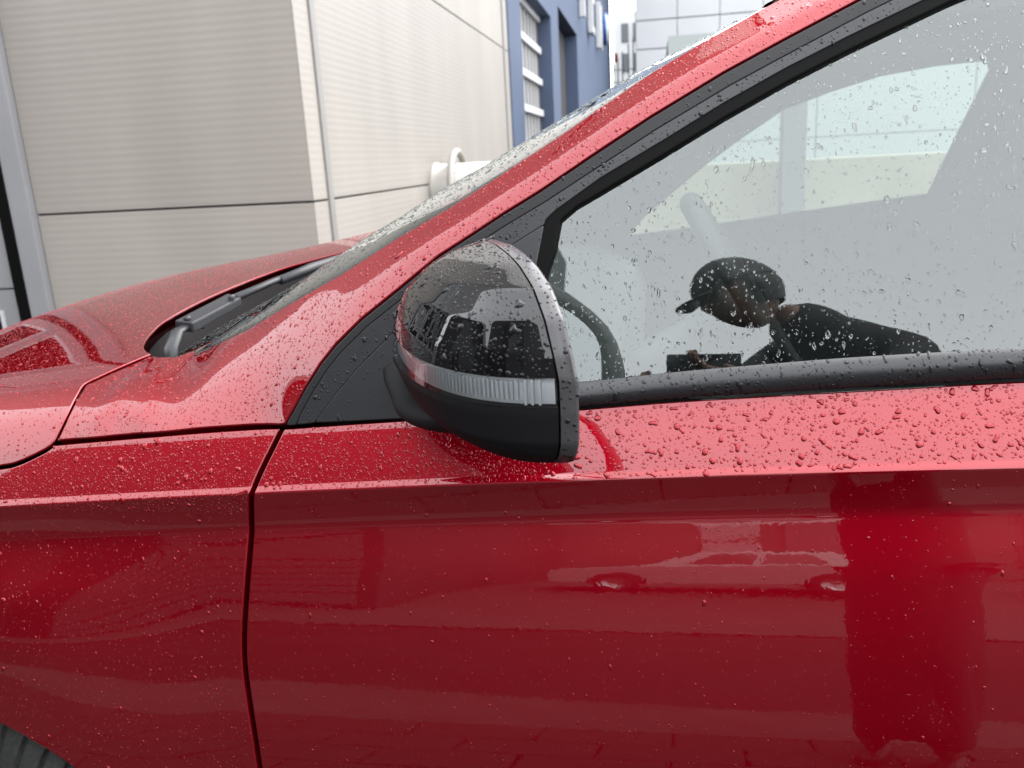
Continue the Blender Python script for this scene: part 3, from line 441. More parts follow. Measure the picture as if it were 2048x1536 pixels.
for z0, z1 in zip(zs[:-1], zs[1:]):
    ribbed('cladding_panel', hall, 'x', -3.145, CXH - .001, z0 + .006, z1 - .006, CYH, -1)
    ribbed('cladding_panel', hall, 'y', CYH, 4.185, z0 + .006, z1 - .006, CXH, 1)
    ribbed('cladding_panel', hall, 'y', 4.26, 9.86, z0 + .006, z1 - .006, CXH, 1)
    ribbed('cladding_panel', hall, 'y', 9.95, 10.22, z0 + .006, z1 - .006, CXH, 1)
MB().box((CXH - .03, 4.19, 0), (CXH + .012, 4.252, HH)).build('cover_strip', BTRIM, hall, bevel=.003)
MB().box((CXH - .03, 9.872, 0), (CXH + .012, 9.938, HH)).build('cover_strip', BTRIM, hall, bevel=.003)
MB().box((-3.2, CYH - .01, HH), (CXH + .05, 10.3, HH + .12)).build('roof_edge', BTRIM, hall)
# pale steel post and the door beside it
post = tag(MB().box((-3.265, 3.955, 0), (-3.150, 4.06, HH - .2)).build('steel_post', WHITEM, bevel=.006), 'pale grey steel post between the ribbed wall and a white door', 'post')
wall_l = tag(empty('door_hall'), 'white glazed hall door with a black strip for the dark gap, left of the steel post', 'door')
MB().box((-3.330, 3.950, 0), (-3.268, 4.05, HH - .2)).build('dark_gap_strip', RUBBER, wall_l)  # solid black strip painting in the dark gap beside the post
MB().box((-10, 4.30, 0), (-3.33, 4.4, HH - .2)).build('dark_inside', mat('dim_inside', (.04, .04, .042), rough=.8), wall_l)
for x1 in (-3.332, -4.56, -5.79, -7.02, -8.25):
    for k, z0 in enumerate((0., .81, 1.62, 2.43, 3.24)):
        x0 = x1 - 1.22; m = MB()
        z1 = z0 + .80; fr = .11
        m.frame(x0, x1, z0, z1, fr, 3.98, 4.03)
        f_ = m.build('door_panel', WHITEM, wall_l)
        MB().box((x0 + fr, 4.0, z0 + fr), (x1 - fr, 4.006, z1 - fr)).build('pane', PANE, f_)
        MB().frame(x0 + fr, x1 - fr, z0 + fr, z1 - fr, .022, 3.972, 3.999).build('bead', WHITEP, f_)

MB().box((-9.5, 4.0, 4.06), (-3.34, 4.29, HH - .25)).build('lintel_wall', BTRIM, wall_l)
# ---- cream duct on the side wall ----
CREAM = mat('cream_plastic', (.26, .245, .22), rough=.35)
duct = tag(empty('wall_duct'), 'cream round duct with a raised ring on the ribbed side wall', 'duct')
def ring_lathe(name, prof, c, axis, m, parent, n=40):
    """prof: (t along axis, r)"""
    ax = Vector(axis).normalized(); a = ax.orthogonal().normalized(); b = ax.cross(a); G = np.zeros((n, len(prof), 3))
    for i in range(n):
        q = 2 * pi * i / n
        for j, (t, r) in enumerate(prof): G[i, j] = tuple(Vector(c) + ax * t + a * cos(q) * r + b * sin(q) * r)
    return grid_obj(name, G, m, parent, close_u=True)
DC = (-1.64, 6.42, 1.12)
ring_lathe('pipe', [(0, .205), (.004, .215), (.03, .215), (.034, .20), (.95, .20), (.96, .19), (.96, .02)], DC, (1, 0, 0), CREAM, duct)
rp_ = [tuple(Vector(DC) + Vector((.185, cos(q) * .285, sin(q) * .285))) for q in np.linspace(0, 2 * pi, 41)]
MB().tube(rp_, .026, 10, up=(1, 0, 0), cap=False).build('raised_ring', CREAM, duct, smooth=True)
for q in (.8, 2.4, 4.0, 5.5): MB().tube([tuple(Vector(DC) + Vector((.185, cos(q) * .195, sin(q) * .195))), tuple(Vector(DC) + Vector((.185, cos(q) * .27, sin(q) * .27)))], .012, 8).build('ring_stay', CREAM, duct, smooth=True)

# ---- blue building further along ----
blue = tag(empty('blue_building'), 'blue rendered building with white window bars, dark doorway and white lettering', 'building')
BX, BH = -1.65, 11.5
def wall_rects(parent, y0, y1, z0, z1, holes, x, depth, m):
    """wall in the plane x with rectangular openings, built from butted blocks"""
    ys = sorted({y0, y1, *[h[0] for h in holes], *[h[1] for h in holes]})
    zs_ = sorted({z0, z1, *[h[2] for h in holes], *[h[3] for h in holes]}); mb = MB()
    for ya, yb in zip(ys[:-1], ys[1:]):
        run = None
        for za, zb in zip(zs_[:-1], zs_[1:]):
            solid = not any(h[0] - 1e-6 <= ya and yb <= h[1] + 1e-6 and h[2] - 1e-6 <= za and zb <= h[3] + 1e-6 for h in holes)
            if solid: run = (run[0], zb) if run else (za, zb)
            if (not solid or zb == zs_[-1]) and run: mb.box((x - depth, ya, run[0]), (x, yb, run[1])); run = None
    return mb.build('wall', m, parent)
wall_rects(blue, 10.42, 36, 0, BH, [(11.45, 14.9, 0.5, 3.55), (16.1, 20.0, 0, 3.9)], BX, .9, BLUE)
MB().box((BX - .9, 10.24, 0), (BX - .03, 10.415, BH)).build('corner_recess', BLUE_SHADE, blue)
MB().box((BX - 8, 10.4, 0), (BX - .905, 36, BH - .1)).build('core', DARKIN, blue)
win = MB().add([(BX - .23, y, z) for y in (11.46, 14.89) for z in (.5, 3.55)] + [(BX - .29, y, z) for y in (11.46, 14.89) for z in (.5, 3.55)], [(0, 1, 3, 2), (4, 6, 7, 5), (0, 4, 5, 1), (2, 3, 7, 6)]).build('window_panel', mat('pale_blind', (.12, .115, .11), rough=.8), blue, fix=False)
for k in range(7): MB().box((BX - .226, 11.47, .52 + k * .49), (BX - .17, 14.87, .62 + k * .49)).build('window_bar', WHITEP, win)
for k in range(9): MB().box((BX - .226, 11.55 + k * .36, .63), (BX - .214, 11.60 + k * .36, 3.45)).build('blind_strip', WHITEP, win)
MB().box((BX - .30, 16.2, 0), (BX - .26, 19.98, 3.88)).build('dark_door', DARKIN, blue)
MB().box((BX - .255, 17.0, 0), (BX - .235, 17.15, 3.8)).build('door_edge', GREYST, blue)
SIGNW = mat('white_sign', (0.480, 0.480, 0.480), rough=.3); SIGNB = mat('blue_sign', (0.012, 0.072, 0.270), rough=.3)
sign = tag(empty('sign_lettering'), 'white raised letters and dark letter backs high on the blue wall', 'sign')
for y, shape in ((20.6, 'I'), (23.3, 'Y'), (26.6, 'N')):
    m = MB(); x0, x1 = BX + .03, BX + .16; z = 4.35; h = 1.25; w = .8; b = .2
    if shape == 'I': m.prism([(y, z), (y + b, z), (y + b, z + h - b), (y + .5, z + h - b), (y + .5, z + h), (y - .3, z + h), (y - .3, z + h - b), (y, z + h - b)], x0, x1, 'x')
    if shape == 'Y': m.prism([(y, z), (y + w, z), (y + w, z + b), (y + b, z + b), (y + b, z + .75), (y + w, z + .75), (y + w, z + .95), (y + b, z + .95), (y + b, z + h), (y, z + h)], x0, x1, 'x')
    if shape == 'N': m.prism([(y, z), (y + b, z), (y + b, z + h - .45), (y + w, z), (y + w + b, z), (y + w + b, z + h), (y + w, z + h), (y + w, z + .45), (y + b, z + h), (y, z + h)], x0, x1, 'x')
    m.build('letter', SIGNW, sign, bevel=.01)
disc = tag(empty('round_sign'), 'round blue and white sign at the far end of the blue wall', 'sign')
ring_lathe('back_plate', [(0, .02), (0, .50), (.13, .52), (.13, .02)], (BX + .02, 30.6, 5.35), (1, 0, 0), SIGNB, disc)
ring_lathe('white_face', [(.132, .46), (.165, .45), (.165, .01)], (BX + .02, 30.6, 5.35), (1, 0, 0), SIGNW, disc)

# ---- far white works building and mast ----
far = tag(empty('white_warehouse'), 'far white panelled warehouse with grey joints behind the car roof', 'building')
MB().box((-.62, 34.05, 0), (14, 44, 11.5)).build('core', GREYST, far)
for i in range(5):
    for k in range(8): MB().box((-.60 + i * 1.52, 34, .02 + k * 1.0), (-.60 + i * 1.52 + 1.49, 34.04, .02 + k * 1.0 + .955)).build('wall_panel', WHITEP, far)
for k in range(8, 11): MB().box((-.6, 34, .02 + k * 1.0), (7.0, 34.04, .98 + k * 1.0)).build('wall_panel', WHITEP, far)
pl = tag(empty('pipe_rack'), 'grey steel pipe rack with thin masts beside the white warehouse', 'rack')
for x in (-1.62, -1.45, -1.25, -1.0, -.8):
    MB().tube([(x, 38, 0), (x, 38, 5.4 + (x + 1.25) * 1.2)], .03, 8).build('upright', GREYST, pl)
for z in (2.2, 2.7, 3.2, 3.7, 4.2, 4.7): MB().tube([(-1.7, 38, z), (-.7, 38, z)], .022, 8).build('rail', GREYST, pl)
MB().box((-1.58, 37.9, 5.0), (-1.44, 38.05, 5.35)).build('lamp_box', mat('rust_red', (.35, .06, .03), rough=.6), pl)
far2 = tag(empty('pale_block'), 'pale distant block with small dark windows between blue wall and warehouse', 'building')
MB().box((-2.2, 52, 0), (0.2, 60, 9)).build('wall', WHITEP, far2)
for k in range(5):
    for x in (-1.75, -1.1, -.45): MB().box((x, 51.95, 1 + k * 1.6), (x + .4, 51.998, 2 + k * 1.6)).build('window', mat('far_window', (.10, .11, .12), rough=.2), far2)
# ---- seen through the car: low beige wall, pale hall, post ----
lw = tag(MB().box((-.8, 9.0, 0), (16, 9.3, 1.17)).build('low_wall', mat('ochre_wall', (0.230, 0.205, 0.150), rough=.7, var=(2, .1)), bevel=.01), 'low ochre wall seen through the far side window', 'wall')
ph = tag(empty('pale_hall'), 'pale green-white hall seen through the far side window', 'building')
PALE = mat('pale_green_wall', (0.310, 0.340, 0.330), rough=.5, var=(.8, .03))
for i in range(9):
    for k in range(2): MB().box((.2 + i * 1.9, 12.0, .02 + k * 1.38), (.2 + i * 1.9 + 1.885, 12.05, .02 + k * 1.38 + 1.365)).build('wall_panel', PALE, ph)
MB().box((.2, 12.06, 0), (17.3, 14, 2.74)).build('core', GREYST, ph)
gp = tag(MB().box((1.20, 8.6, 0), (1.42, 8.8, 3.2)).build('concrete_post', mat('grey_post', (0.110, 0.110, 0.110), rough=.7), bevel=.01), 'grey concrete post seen through the far side window', 'post')

# ======================= THE RED CAR =======================
car = tag(empty('red_car', (-.2, 1.72, 0)), 'rain-beaded metallic red car with black door mirror filling the view', 'car')
car.location = (0, 0, 0)
YMID = 1.72
def surfF(x, s): return F(x, s)
def s_at_y(x, y):
    s = np.arange(0, 1.2, .001); P = F(np.full_like(s, x), s, False); return float(np.interp(y, P[:, 1], s))
def s_at_z(x, z):
    s = np.arange(-.72, .02, .001); P = F(np.full_like(s, x), s, False); return float(np.interp(z, P[:, 2], s))
ROWS = [-.0075, -.0045, -.0030, -.0018, -.0006, .0006, .0018, .0030, .0044, .0058, .0072, .0100]
GAP = .0050
dg, hg, pg, lp, bl = (spline(A_[k], 6) for k in ('dgap', 'hgap', 'pgap', 'lip', 'belt'))
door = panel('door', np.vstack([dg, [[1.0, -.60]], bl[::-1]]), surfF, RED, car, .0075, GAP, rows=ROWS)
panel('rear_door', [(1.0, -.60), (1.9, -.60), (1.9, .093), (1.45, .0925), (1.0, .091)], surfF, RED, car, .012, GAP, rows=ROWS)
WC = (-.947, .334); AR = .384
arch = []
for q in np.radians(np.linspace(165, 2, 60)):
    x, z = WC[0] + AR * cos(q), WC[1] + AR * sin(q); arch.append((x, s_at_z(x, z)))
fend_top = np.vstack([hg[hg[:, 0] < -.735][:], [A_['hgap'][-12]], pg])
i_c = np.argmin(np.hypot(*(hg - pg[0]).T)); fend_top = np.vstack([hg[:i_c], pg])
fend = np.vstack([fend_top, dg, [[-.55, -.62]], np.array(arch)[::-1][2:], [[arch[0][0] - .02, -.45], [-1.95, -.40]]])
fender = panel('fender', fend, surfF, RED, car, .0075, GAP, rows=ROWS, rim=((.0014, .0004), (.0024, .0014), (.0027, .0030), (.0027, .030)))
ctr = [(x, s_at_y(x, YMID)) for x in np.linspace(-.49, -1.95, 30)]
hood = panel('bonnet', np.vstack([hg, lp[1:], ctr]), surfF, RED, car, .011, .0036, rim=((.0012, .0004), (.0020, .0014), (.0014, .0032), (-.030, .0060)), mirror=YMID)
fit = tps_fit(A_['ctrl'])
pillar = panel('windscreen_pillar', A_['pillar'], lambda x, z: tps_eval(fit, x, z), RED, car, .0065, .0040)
def surfG(off):
    def f(x, z):
        e = 1e-4; gx = (YG(x + e, z) - YG(x - e, z)) / (2 * e); gz = (YG(x, z + e) - YG(x, z - e)) / (2 * e)
        n = np.stack([gx + 0 * x, -1 + 0 * x, gz], -1); n /= np.linalg.norm(n, axis=1, keepdims=True)
        return np.stack([x, YG(x, z) + off, z], -1), n
    return f
RIMS = ((.0010, .0004), (.0016, .0014), (.0016, .010))
p_seal = panel('outer_seal', A_['seal_out'], surfG(-.0055), SEALM, car, .009, .0014, rim=RIMS)
p_frame = panel('door_frame_trim', A_['frame_in'], surfG(-.0050), SATIN, car, .009, .0012, rim=RIMS)
p_rub = panel('window_seal', A_['rubber'], surfG(-.0035), RUBBER, car, .009, .0010, rim=((.002, .001), (.0034, .0028), (.0036, .010)))
p_sail = panel('mirror_triangle', A_['sail'], surfG(-.0050), SATIN, car, .009, .0012, rim=RIMS)
p_glass = panel('side_window', A_['glass'], surfG(.004), WINDOW, car, .014, -.004, rim=())
panel('door_pillar_trim', [(.93, 1.12), (1.07, 1.12), (1.07, 1.60), (.93, 1.58)], surfG(-.003), GLOSSB, car, .012, .0012, rim=RIMS)
# belt moulding under the window: half-round strip
tt, tb = spline(A_['trim_top'], 10), spline(A_['trim_bot'], 10); n_ = min(len(tt), len(tb))
xs = np.linspace(max(tt[0, 0], tb[0, 0]) + .001, 1.89, 220)
ti = np.stack([xs] + [np.interp(xs, tt[:, 0], tt[:, k]) for k in (1, 2)], -1); bi = np.stack([xs] + [np.interp(xs, tb[:, 0], tb[:, k]) for k in (1, 2)], -1)
G = []
for q in np.linspace(0, 1, 22):                          # from the glass out and down to the door skin
    a = q * pi; bulge = .0085 * sin(a) ** .8 + .002 * q; G.append(ti * (1 - q) + bi * q + np.array([0, -1., .12]) * bulge + np.array([0, .006, -.001]) * (q > .97))
G = np.array(G); o = grid_obj('belt_moulding', G, SATIN, car); P_, T_ = grid_tris(G)
gn = np.cross(np.gradient(G, axis=1), np.gradient(G, axis=0)); gn /= np.linalg.norm(gn, axis=-1, keepdims=True) + 1e-12; gn *= np.where(gn[..., 1:2] > 0, -1, 1)
belt_s = dict(ob=o, P=P_, T=T_, N=gn.reshape(-1, 3))
# windscreen
U = A_['U']; Uw = spline(U[1:16], 5); nW = np.array([-.42, 0, .907]); nv_ = len(Uw); tv = np.linspace(0, 1, 70) ** 1.0; tv = .5 - .5 * np.cos(tv * pi)
W = np.zeros((nv_, 70, 3))
for i, a in enumerate(Uw):
    v = i / (nv_ - 1); b = a * [1, -1, 1] + [0, 2 * YMID, 0]; B = .040 + .115 * v - .128 * v * v; lo = np.array([-.03, 0, -.018]) * max(0, 1 - v * 8)
    W[i] = a + (b - a) * tv[:, None] + nW * (B * (4 * tv * (1 - tv)) ** .75 - .004)[:, None] + lo
o = grid_obj('windscreen', W, WSHIELD, car); P_, T_ = grid_tris(W)
gn = np.cross(np.gradient(W, axis=0), np.gradient(W, axis=1)); gn /= np.linalg.norm(gn, axis=-1, keepdims=True) + 1e-12; gn *= np.where(gn[..., 2:3] < 0, -1, 1)
ws = dict(ob=o, P=P_, T=T_, N=gn.reshape(-1, 3))
# roof skin, headliner, far side of the shell
Ur = spline(U[15:], 8); tr_ = np.linspace(0, 1, 40)
Rf = np.array([a + (a * [1, -1, 1] + [0, 2 * YMID, 0] - a) * tr_[:, None] + np.array([0, 0, .006 + .045 * min(1, i / 16)]) * (4 * tr_ * (1 - tr_))[:, None] ** .9 for i, a in enumerate(Ur)])
grid_obj('roof', Rf, RED, car)
grid_obj('headliner', Rf * [1, .96, 1] + [0, .04 * YMID, -.045], HEADLIN, car)
for src in (door, fender, pillar):
    c = src['ob'].copy(); put(c, car); c.scale = (1, -1, 1); c.location = (0, 2 * YMID, 0)
fw = A_['farwin']
def flat_y(y, lean):
    def f(x, z):
        n = np.stack([0 * x, -1 + 0 * x, 0 * x + lean], -1); n /= np.linalg.norm(n, axis=1, keepdims=True); return np.stack([x, y - lean * (z - 1.15), z], -1), n
    return f
panel('inner_door_trim', [(2.1, .55), (2.1, 1.62), (.62, 1.60), (.30, 1.54), (.02, 1.42), (-.22, 1.26), (-.60, 1.06), (-.60, .55)], flat_y(2.34, .20), INTERIOR, car, .03, 0, holes=[fw], rim=((.004, .004), (.006, .02)))
mesh_obj('far_window', [(p[0], 2.365 - .2 * (p[1] - 1.15), p[1]) for p in inset(fw[::-1] if area2(fw) < 0 else fw, -.012)], [tuple(range(len(fw)))], WINDOW, car)
m = MB()                                                 # lower door cards and floor keep the cabin dark
m.box((-.45, .95, .25), (2.1, 2.5, .30)); m.build('cabin_floor', INT_DARK, car)
MB().box((-.40, .93, .30), (1.9, .97, 1.06)).build('door_card', INT_DARK, car)
# dashboard
dash = [(-.50, .60), (-.50, 1.09), (-.34, 1.105), (-.16, 1.09), (-.05, 1.05), (-.02, .98), (-.10, .85), (-.10, .60)]
MB().prism(dash, 1.0, 2.44).build('dashboard', INTERIOR, car, bevel=.012, smooth=False)
# steering wheel
sw = bpy.data.objects.new('steering_wheel', None); put(sw, car)
swc, swn = Vector((.145, 1.29, 1.095)), Vector((.86, 0, .50)).normalized()
a_ = swn.orthogonal().normalized(); b_ = swn.cross(a_); rimp = [tuple(swc + a_ * cos(q) * .182 + b_ * sin(q) * .182) for q in np.linspace(0, 2 * pi, 49)]
MB().tube(rimp, .017, 12, up=tuple(swn), cap=False).build('rim', INT_DARK, sw, smooth=True)
ring_lathe('hub', [(-.05, .01), (-.05, .05), (.0, .075), (.012, .06), (.016, .01)], swc, swn, INT_DARK, sw, 24)
for q in (0, 2.2, 4.1): MB().tube([tuple(swc + (a_ * cos(q) + b_ * sin(q)) * .05), tuple(swc + (a_ * cos(q) + b_ * sin(q)) * .178)], [.022, .014], 10, flat=.5, up=tuple(swn)).build('spoke', SILVERP, sw, smooth=True)
MB().tube([tuple(swc - swn * .03), tuple(swc - swn * .30)], .04, 14).build('column', INT_DARK, sw, smooth=True)
# front seats with head restraints
for yc in (1.32, 2.10):
    st = bpy.data.objects.new('front_seat', None); put(st, car)
    MB().prism([(.55, .55), (1.02, .50), (1.06, .66), (.60, .70)], yc - .24, yc + .24).build('cushion', INTERIOR, st, bevel=.03)
    MB().prism([(.98, .62), (1.14, .62), (1.30, 1.22), (1.18, 1.24)], yc - .23, yc + .23).build('backrest', INTERIOR, st, bevel=.03)
    MB().prism([(1.20, 1.27), (1.31, 1.26), (1.34, 1.44), (1.25, 1.45)], yc - .12, yc + .12).build('head_restraint', INTERIOR, st, bevel=.025)
# inner rear-view mirror
rv = MB().box((-.02, 1.60, 1.40), (.005, 1.84, 1.465)).build('rear_view_mirror', INT_DARK, car, bevel=.006)
# far door mirror, its glass towards the driver
fm = bpy.data.objects.new('far_door_mirror', None); put(fm, car)
e = [(cos(q), sin(q)) for q in np.linspace(0, 2 * pi, 28, endpoint=False)]
def sup(c, s_, p): return (abs(c) ** p * (1 if c > 0 else -1)) * s_
fy, fz = 2.66, 1.20
G = np.array([[(-.04 - .14 * sin(t) - .12 * (fy - 2.66), fy + sup(c, .125, .6) * cos(t), fz + sup(s_, .085, .6) * cos(t)) for c, s_ in e] for t in np.linspace(0, pi / 2, 9)]).transpose(1, 0, 2)
grid_obj('housing', G, GLOSSB, fm, close_u=True)
mesh_obj('mirror_glass', [(-.041, fy + sup(c, .112, .6), fz + sup(s_, .073, .6)) for c, s_ in e], [tuple(range(28))], MIRRORG, fm)
MB().tube([(-.12, 2.58, 1.14), (-.13, 2.50, 1.10), (-.14, 2.42, 1.09)], .022, 10).build('stalk', SATIN, fm, smooth=True)

# cowl under the bonnet lip, wiper
cx = np.linspace(0, 1, 24)
Ulow = np.stack([np.interp(cx, np.linspace(0, 1, 6), U[:6, k]) for k in range(3)], -1)
lip3 = F(A_['lip'][1:, 0], A_['lip'][1:, 1], False); lipi = np.stack([np.interp(cx, np.linspace(0, 1, len(lip3)), lip3[:, k]) for k in range(3)], -1)
Cw = np.array([Ulow * (1 - t) + lipi * t + np.array([0, 0, -.018 - .05 * sin(pi * t) ** .6]) for t in np.linspace(0, 1, 10)])
grid_obj('cowl_tray', Cw, UNDERB, car)
MB().box((-.95, .98, .80), (-.42, 2.46, .98)).build('bulkhead', UNDERB, car)
MB().prism([(-.74, 1.05), (-.62, 1.075), (-.58, 1.105), (-.60, 1.11), (-.66, 1.085), (-.75, 1.06)], 1.12, 2.3).build('cowl_grille', GRAIN, car)
for k in range(7): MB().box((-.70, 1.17 + k * .045, 1.070), (-.645, 1.195 + k * .045, 1.082)).build('cowl_slot', RUBBER, car)
wp = bpy.data.objects.new('wiper', None); put(wp, car)
MB().tube([(-.665, 1.045, 1.075), (-.667, 1.06, 1.10), (-.669, 1.085, 1.118), (-.664, 1.115, 1.124)], [.011, .0105, .010, .009], 12, flat=.5).build('arm_root', WIPER, wp, smooth=True)
MB().add(*(lambda: ([(-.680, 1.10, 1.117), (-.652, 1.10, 1.113), (-.627, 1.205, 1.134), (-.651, 1.21, 1.140), (-.680, 1.10, 1.132), (-.652, 1.10, 1.128), (-.627, 1.205, 1.147), (-.651, 1.21, 1.153)], [(0, 3, 2, 1), (4, 5, 6, 7), (0, 1, 5, 4), (1, 2, 6, 5), (2, 3, 7, 6), (3, 0, 4, 7)]))()).build('arm_cover', WIPER, wp, bevel=.0025)
MB().tube([(-.637, 1.205, 1.146), (-.612, 1.285, 1.158), (-.595, 1.335, 1.164)], [.0085, .0075, .007], 10, flat=.7).build('arm', WIPER, wp, smooth=True)
MB().tube([(-.604, 1.30, 1.158), (-.58, 1.38, 1.168), (-.56, 1.44, 1.173), (-.54, 1.52, 1.180)], [.009, .0105, .009, .007], 10, flat=.8).build('blade', WIPER, wp, smooth=True)
MB().tube([(-.600, 1.27, 1.135), (-.565, 1.37, 1.150), (-.54, 1.46, 1.160)], .0035, 8).build('blade_rubber', RUBBER, wp, smooth=True)
for p in ((-.664, 1.108, 1.133), (-.636, 1.192, 1.149)): ring_lathe('rivet', [(0, .0055), (.003, .005), (.004, .001)], p, (0, -.3, 1), WIPER, wp, 12)
MB().tube([(-.70, 1.20, 1.10), (-.70, 1.205, 1.118), (-.70, 1.21, 1.124)], [.006, .006, .004], 10).build('washer_nozzle', WIPER, car, smooth=True)

# front wheel, steered a little
wh = bpy.data.objects.new('front_wheel', None); put(wh, car); wh.location = (WC[0], .945, WC[1]); wh.rotation_euler = (0, 0, radians(-13))
nA = 696; prof = [(-.10, .215), (-.108, .235), (-.108, .27), (-.100, .305), (-.090, .322), (-.078, .332), (-.066, .337), (-.060, .337), (-.054, .337), (0, .340), (.054, .337), (.078, .332), (.1, .305), (.108, .25), (.10, .215)]
G = np.zeros((nA, len(prof), 3))
for i in range(nA):
    q = 2 * pi * i / nA; groove = (i % 12) < 2
    for j, (y, r) in enumerate(prof):
        if j in (4, 5, 6) and groove: r -= .011
        if j in (2, 3) and groove: y += .010
        if j == 8: r -= .009
        qq = q + .02 * (j - 4) * (j < 8); G[i, j] = (cos(qq) * r, y, sin(qq) * r)
grid_obj('tyre', G, TYRE, wh, close_u=True)
ring_lathe('rim', [(-.100, .215), (-.085, .205), (-.06, .195), (.09, .195)], (0, 0, 0), (0, 1, 0), ALLOY, wh, 48)
for k in range(5): MB().tube([(cos(k * 1.2566 + .3) * .05, -.07, sin(k * 1.2566 + .3) * .05), (cos(k * 1.2566 + .3) * .2, -.085, sin(k * 1.2566 + .3) * .2)], [.03, .022], 10, flat=.5, up=(0, 1, 0)).build('spoke', ALLOY, wh, smooth=True)
ring_lathe('hub', [(-.09, .005), (-.09, .03), (-.07, .055), (.05, .06)], (0, 0, 0), (0, 1, 0), ALLOY, wh, 24)
for yy in (.87, 1.12):
    pass
lin = [(WC[0] + .405 * cos(q), WC[1] + .405 * sin(q)) for q in np.linspace(-.1, pi + .1, 40)]
grid_obj('wheel_liner', np.array([[(x, y, z) for x, z in lin] for y in (.80, 1.25)]), UNDERB, car)
mesh_obj('liner_back', [(x, 1.25, z) for x, z in lin], [tuple(range(len(lin)))], UNDERB, car)
MB().box((-.60, .86, .28), (1.9, 1.0, .9)).build('inner_sill', UNDERB, car)
MB().box((-.53, .905, .93), (-.42, .94, 1.02)).build('hinge_pillar', UNDERB, car)

# ---------------- door mirror ----------------
mir = bpy.data.objects.new('door_mirror', None); put(mir, car)
XR = lambda y: -.058 - .42 * (y - .6)
ZT = np.array([1.0905, 1.093, 1.100, 1.111, 1.122, 1.146, 1.172, 1.192, 1.2155, 1.236, 1.249, 1.2555, 1.258])
YT = np.array([.660, .634, .614, .6000, .5934, .5911, .5915, .595, .604, .626, .660, .700, .735])
CZ = np.array([0, 0, 0, 0, 0, 0, 0, .0022, .0045, .006, .007, .007, .007])
DP = np.array([.034, .056, .080, .100, .112, .122, .121, .113, .098, .075, .050, .027, .014])
YN = .775; BZ = .0165
def hermite(z, A): return np.interp(z, ZT, A)
zz_ = np.linspace(ZT[0], ZT[-1], 600); ker = np.exp(-.5 * (np.arange(-14, 15) / 6.) ** 2); ker /= ker.sum()
def smooth_tab(A):
    v = np.interp(zz_, ZT, A); p = np.r_[2 * v[0] - v[14:0:-1], v, 2 * v[-1] - v[-2:-16:-1]]; return np.convolve(p, ker, 'valid')
YT_, DP_, CZ_ = smooth_tab(YT), smooth_tab(DP), smooth_tab(CZ)
def cap_pt(z, a, shrink=0.):
    """a: 0 at the rear edge of the outer end, 1 at the front, up to 1.6 along the inner side"""
    yt, dp = np.interp(z, zz_, YT_) + shrink, np.interp(z, zz_, DP_) - shrink
    cz = np.interp(z, zz_, CZ_)
    if a <= 1:
        q = a * pi / 2; n = 2 / 3.0
        y = YN - (YN - yt) * max(cos(q), 0) ** n; x = XR(y) - BZ - max(dp - BZ, 0) * sin(q) ** (n * 1.15)
    else:
        t = (a - 1) / .6; y = YN + .095 * t; x = XR(YN) - BZ - max(dp - BZ, 0) * (1 - .45 * t * t)
    return (x - cz, y, z)
AA = np.concatenate([np.linspace(0, 1, 72) ** 1.15, np.linspace(1.03, 1.6, 14)])
ZB, ZTP = 1.1520, 1.1735
def shell(name, z0, z1, m, n, shrink=0., aa=AA):
    zr = np.linspace(z0, z1, n); G = np.array([[cap_pt(z, a, shrink) for a in aa] for z in zr]); o = grid_obj(name, G, m, mir)
    P_, T_ = grid_tris(G); gn = np.cross(np.gradient(G, axis=1), np.gradient(G, axis=0)); gn /= np.linalg.norm(gn, axis=-1, keepdims=True) + 1e-12
    s_ = np.where((gn * (G - np.array([-.10, .80, 1.16]))).sum(-1, keepdims=True) < 0, -1, 1); return dict(ob=o, P=P_, T=T_, N=(gn * s_).reshape(-1, 3)), G
cap_s, _ = shell('mirror_cap', ZTP + .0008, ZT[-1], GLOSSB, 70)
low_s, Gl = shell('lower_housing', ZT[0], ZB - .0008, GRAIN, 46)
lens_s, _ = shell('indicator_lens', ZB, ZTP, LENS, 10, aa=AA[:72])
refl, Gr = shell('indicator_reflector', ZB + .001, ZTP - .001, CHROME, 6, .006, AA[:72])
grid_obj('bottom_closing', np.array([Gl[0], np.stack([np.maximum(Gl[0][:, 0], -.058 - .42 * (Gl[0][:, 1] - .6) - .003), Gl[0][:, 1], Gl[0][:, 2]], -1)]), GRAIN, mir)
for zc_ in (ZB, ZTP):                                    # shelves above and below the lamp
    o_, i_ = [cap_pt(zc_, a) for a in AA[:72]], [cap_pt(zc_, a, .02) for a in AA[:72]]
    grid_obj('lamp_shelf', np.array([o_, i_]) + [0, 0, .0004 if zc_ == ZTP else -.0004], INT_DARK, mir)
rib0 = None                                              # light-guide ribs behind the lens
for k, a in enumerate(np.linspace(.10, .80, 34)):
    p, p2 = Vector(cap_pt(1.1625, a, .004)), Vector(cap_pt(1.1625, a + .01, .004)); tg = p2 - p
    if rib0 is None: o = rib0 = MB().box((-.0011, -.0016, -.0062), (.0011, .0016, .0080)).build('light_rib', SILVERP, mir, bevel=.0005)
    else: o = rib0.copy(); put(o, mir)
    o.location = p; o.rotation_euler = (0, 0, math.atan2(tg.y, tg.x))
for a in (.02, .045, .07): 
    p = Vector(cap_pt(1.1625, a + .02, .003)); MB().box((p.x - .001, p.y - .001, 1.153), (p.x + .001, p.y + .002, 1.1725)).build('lens_bar', SILVERP, mir)
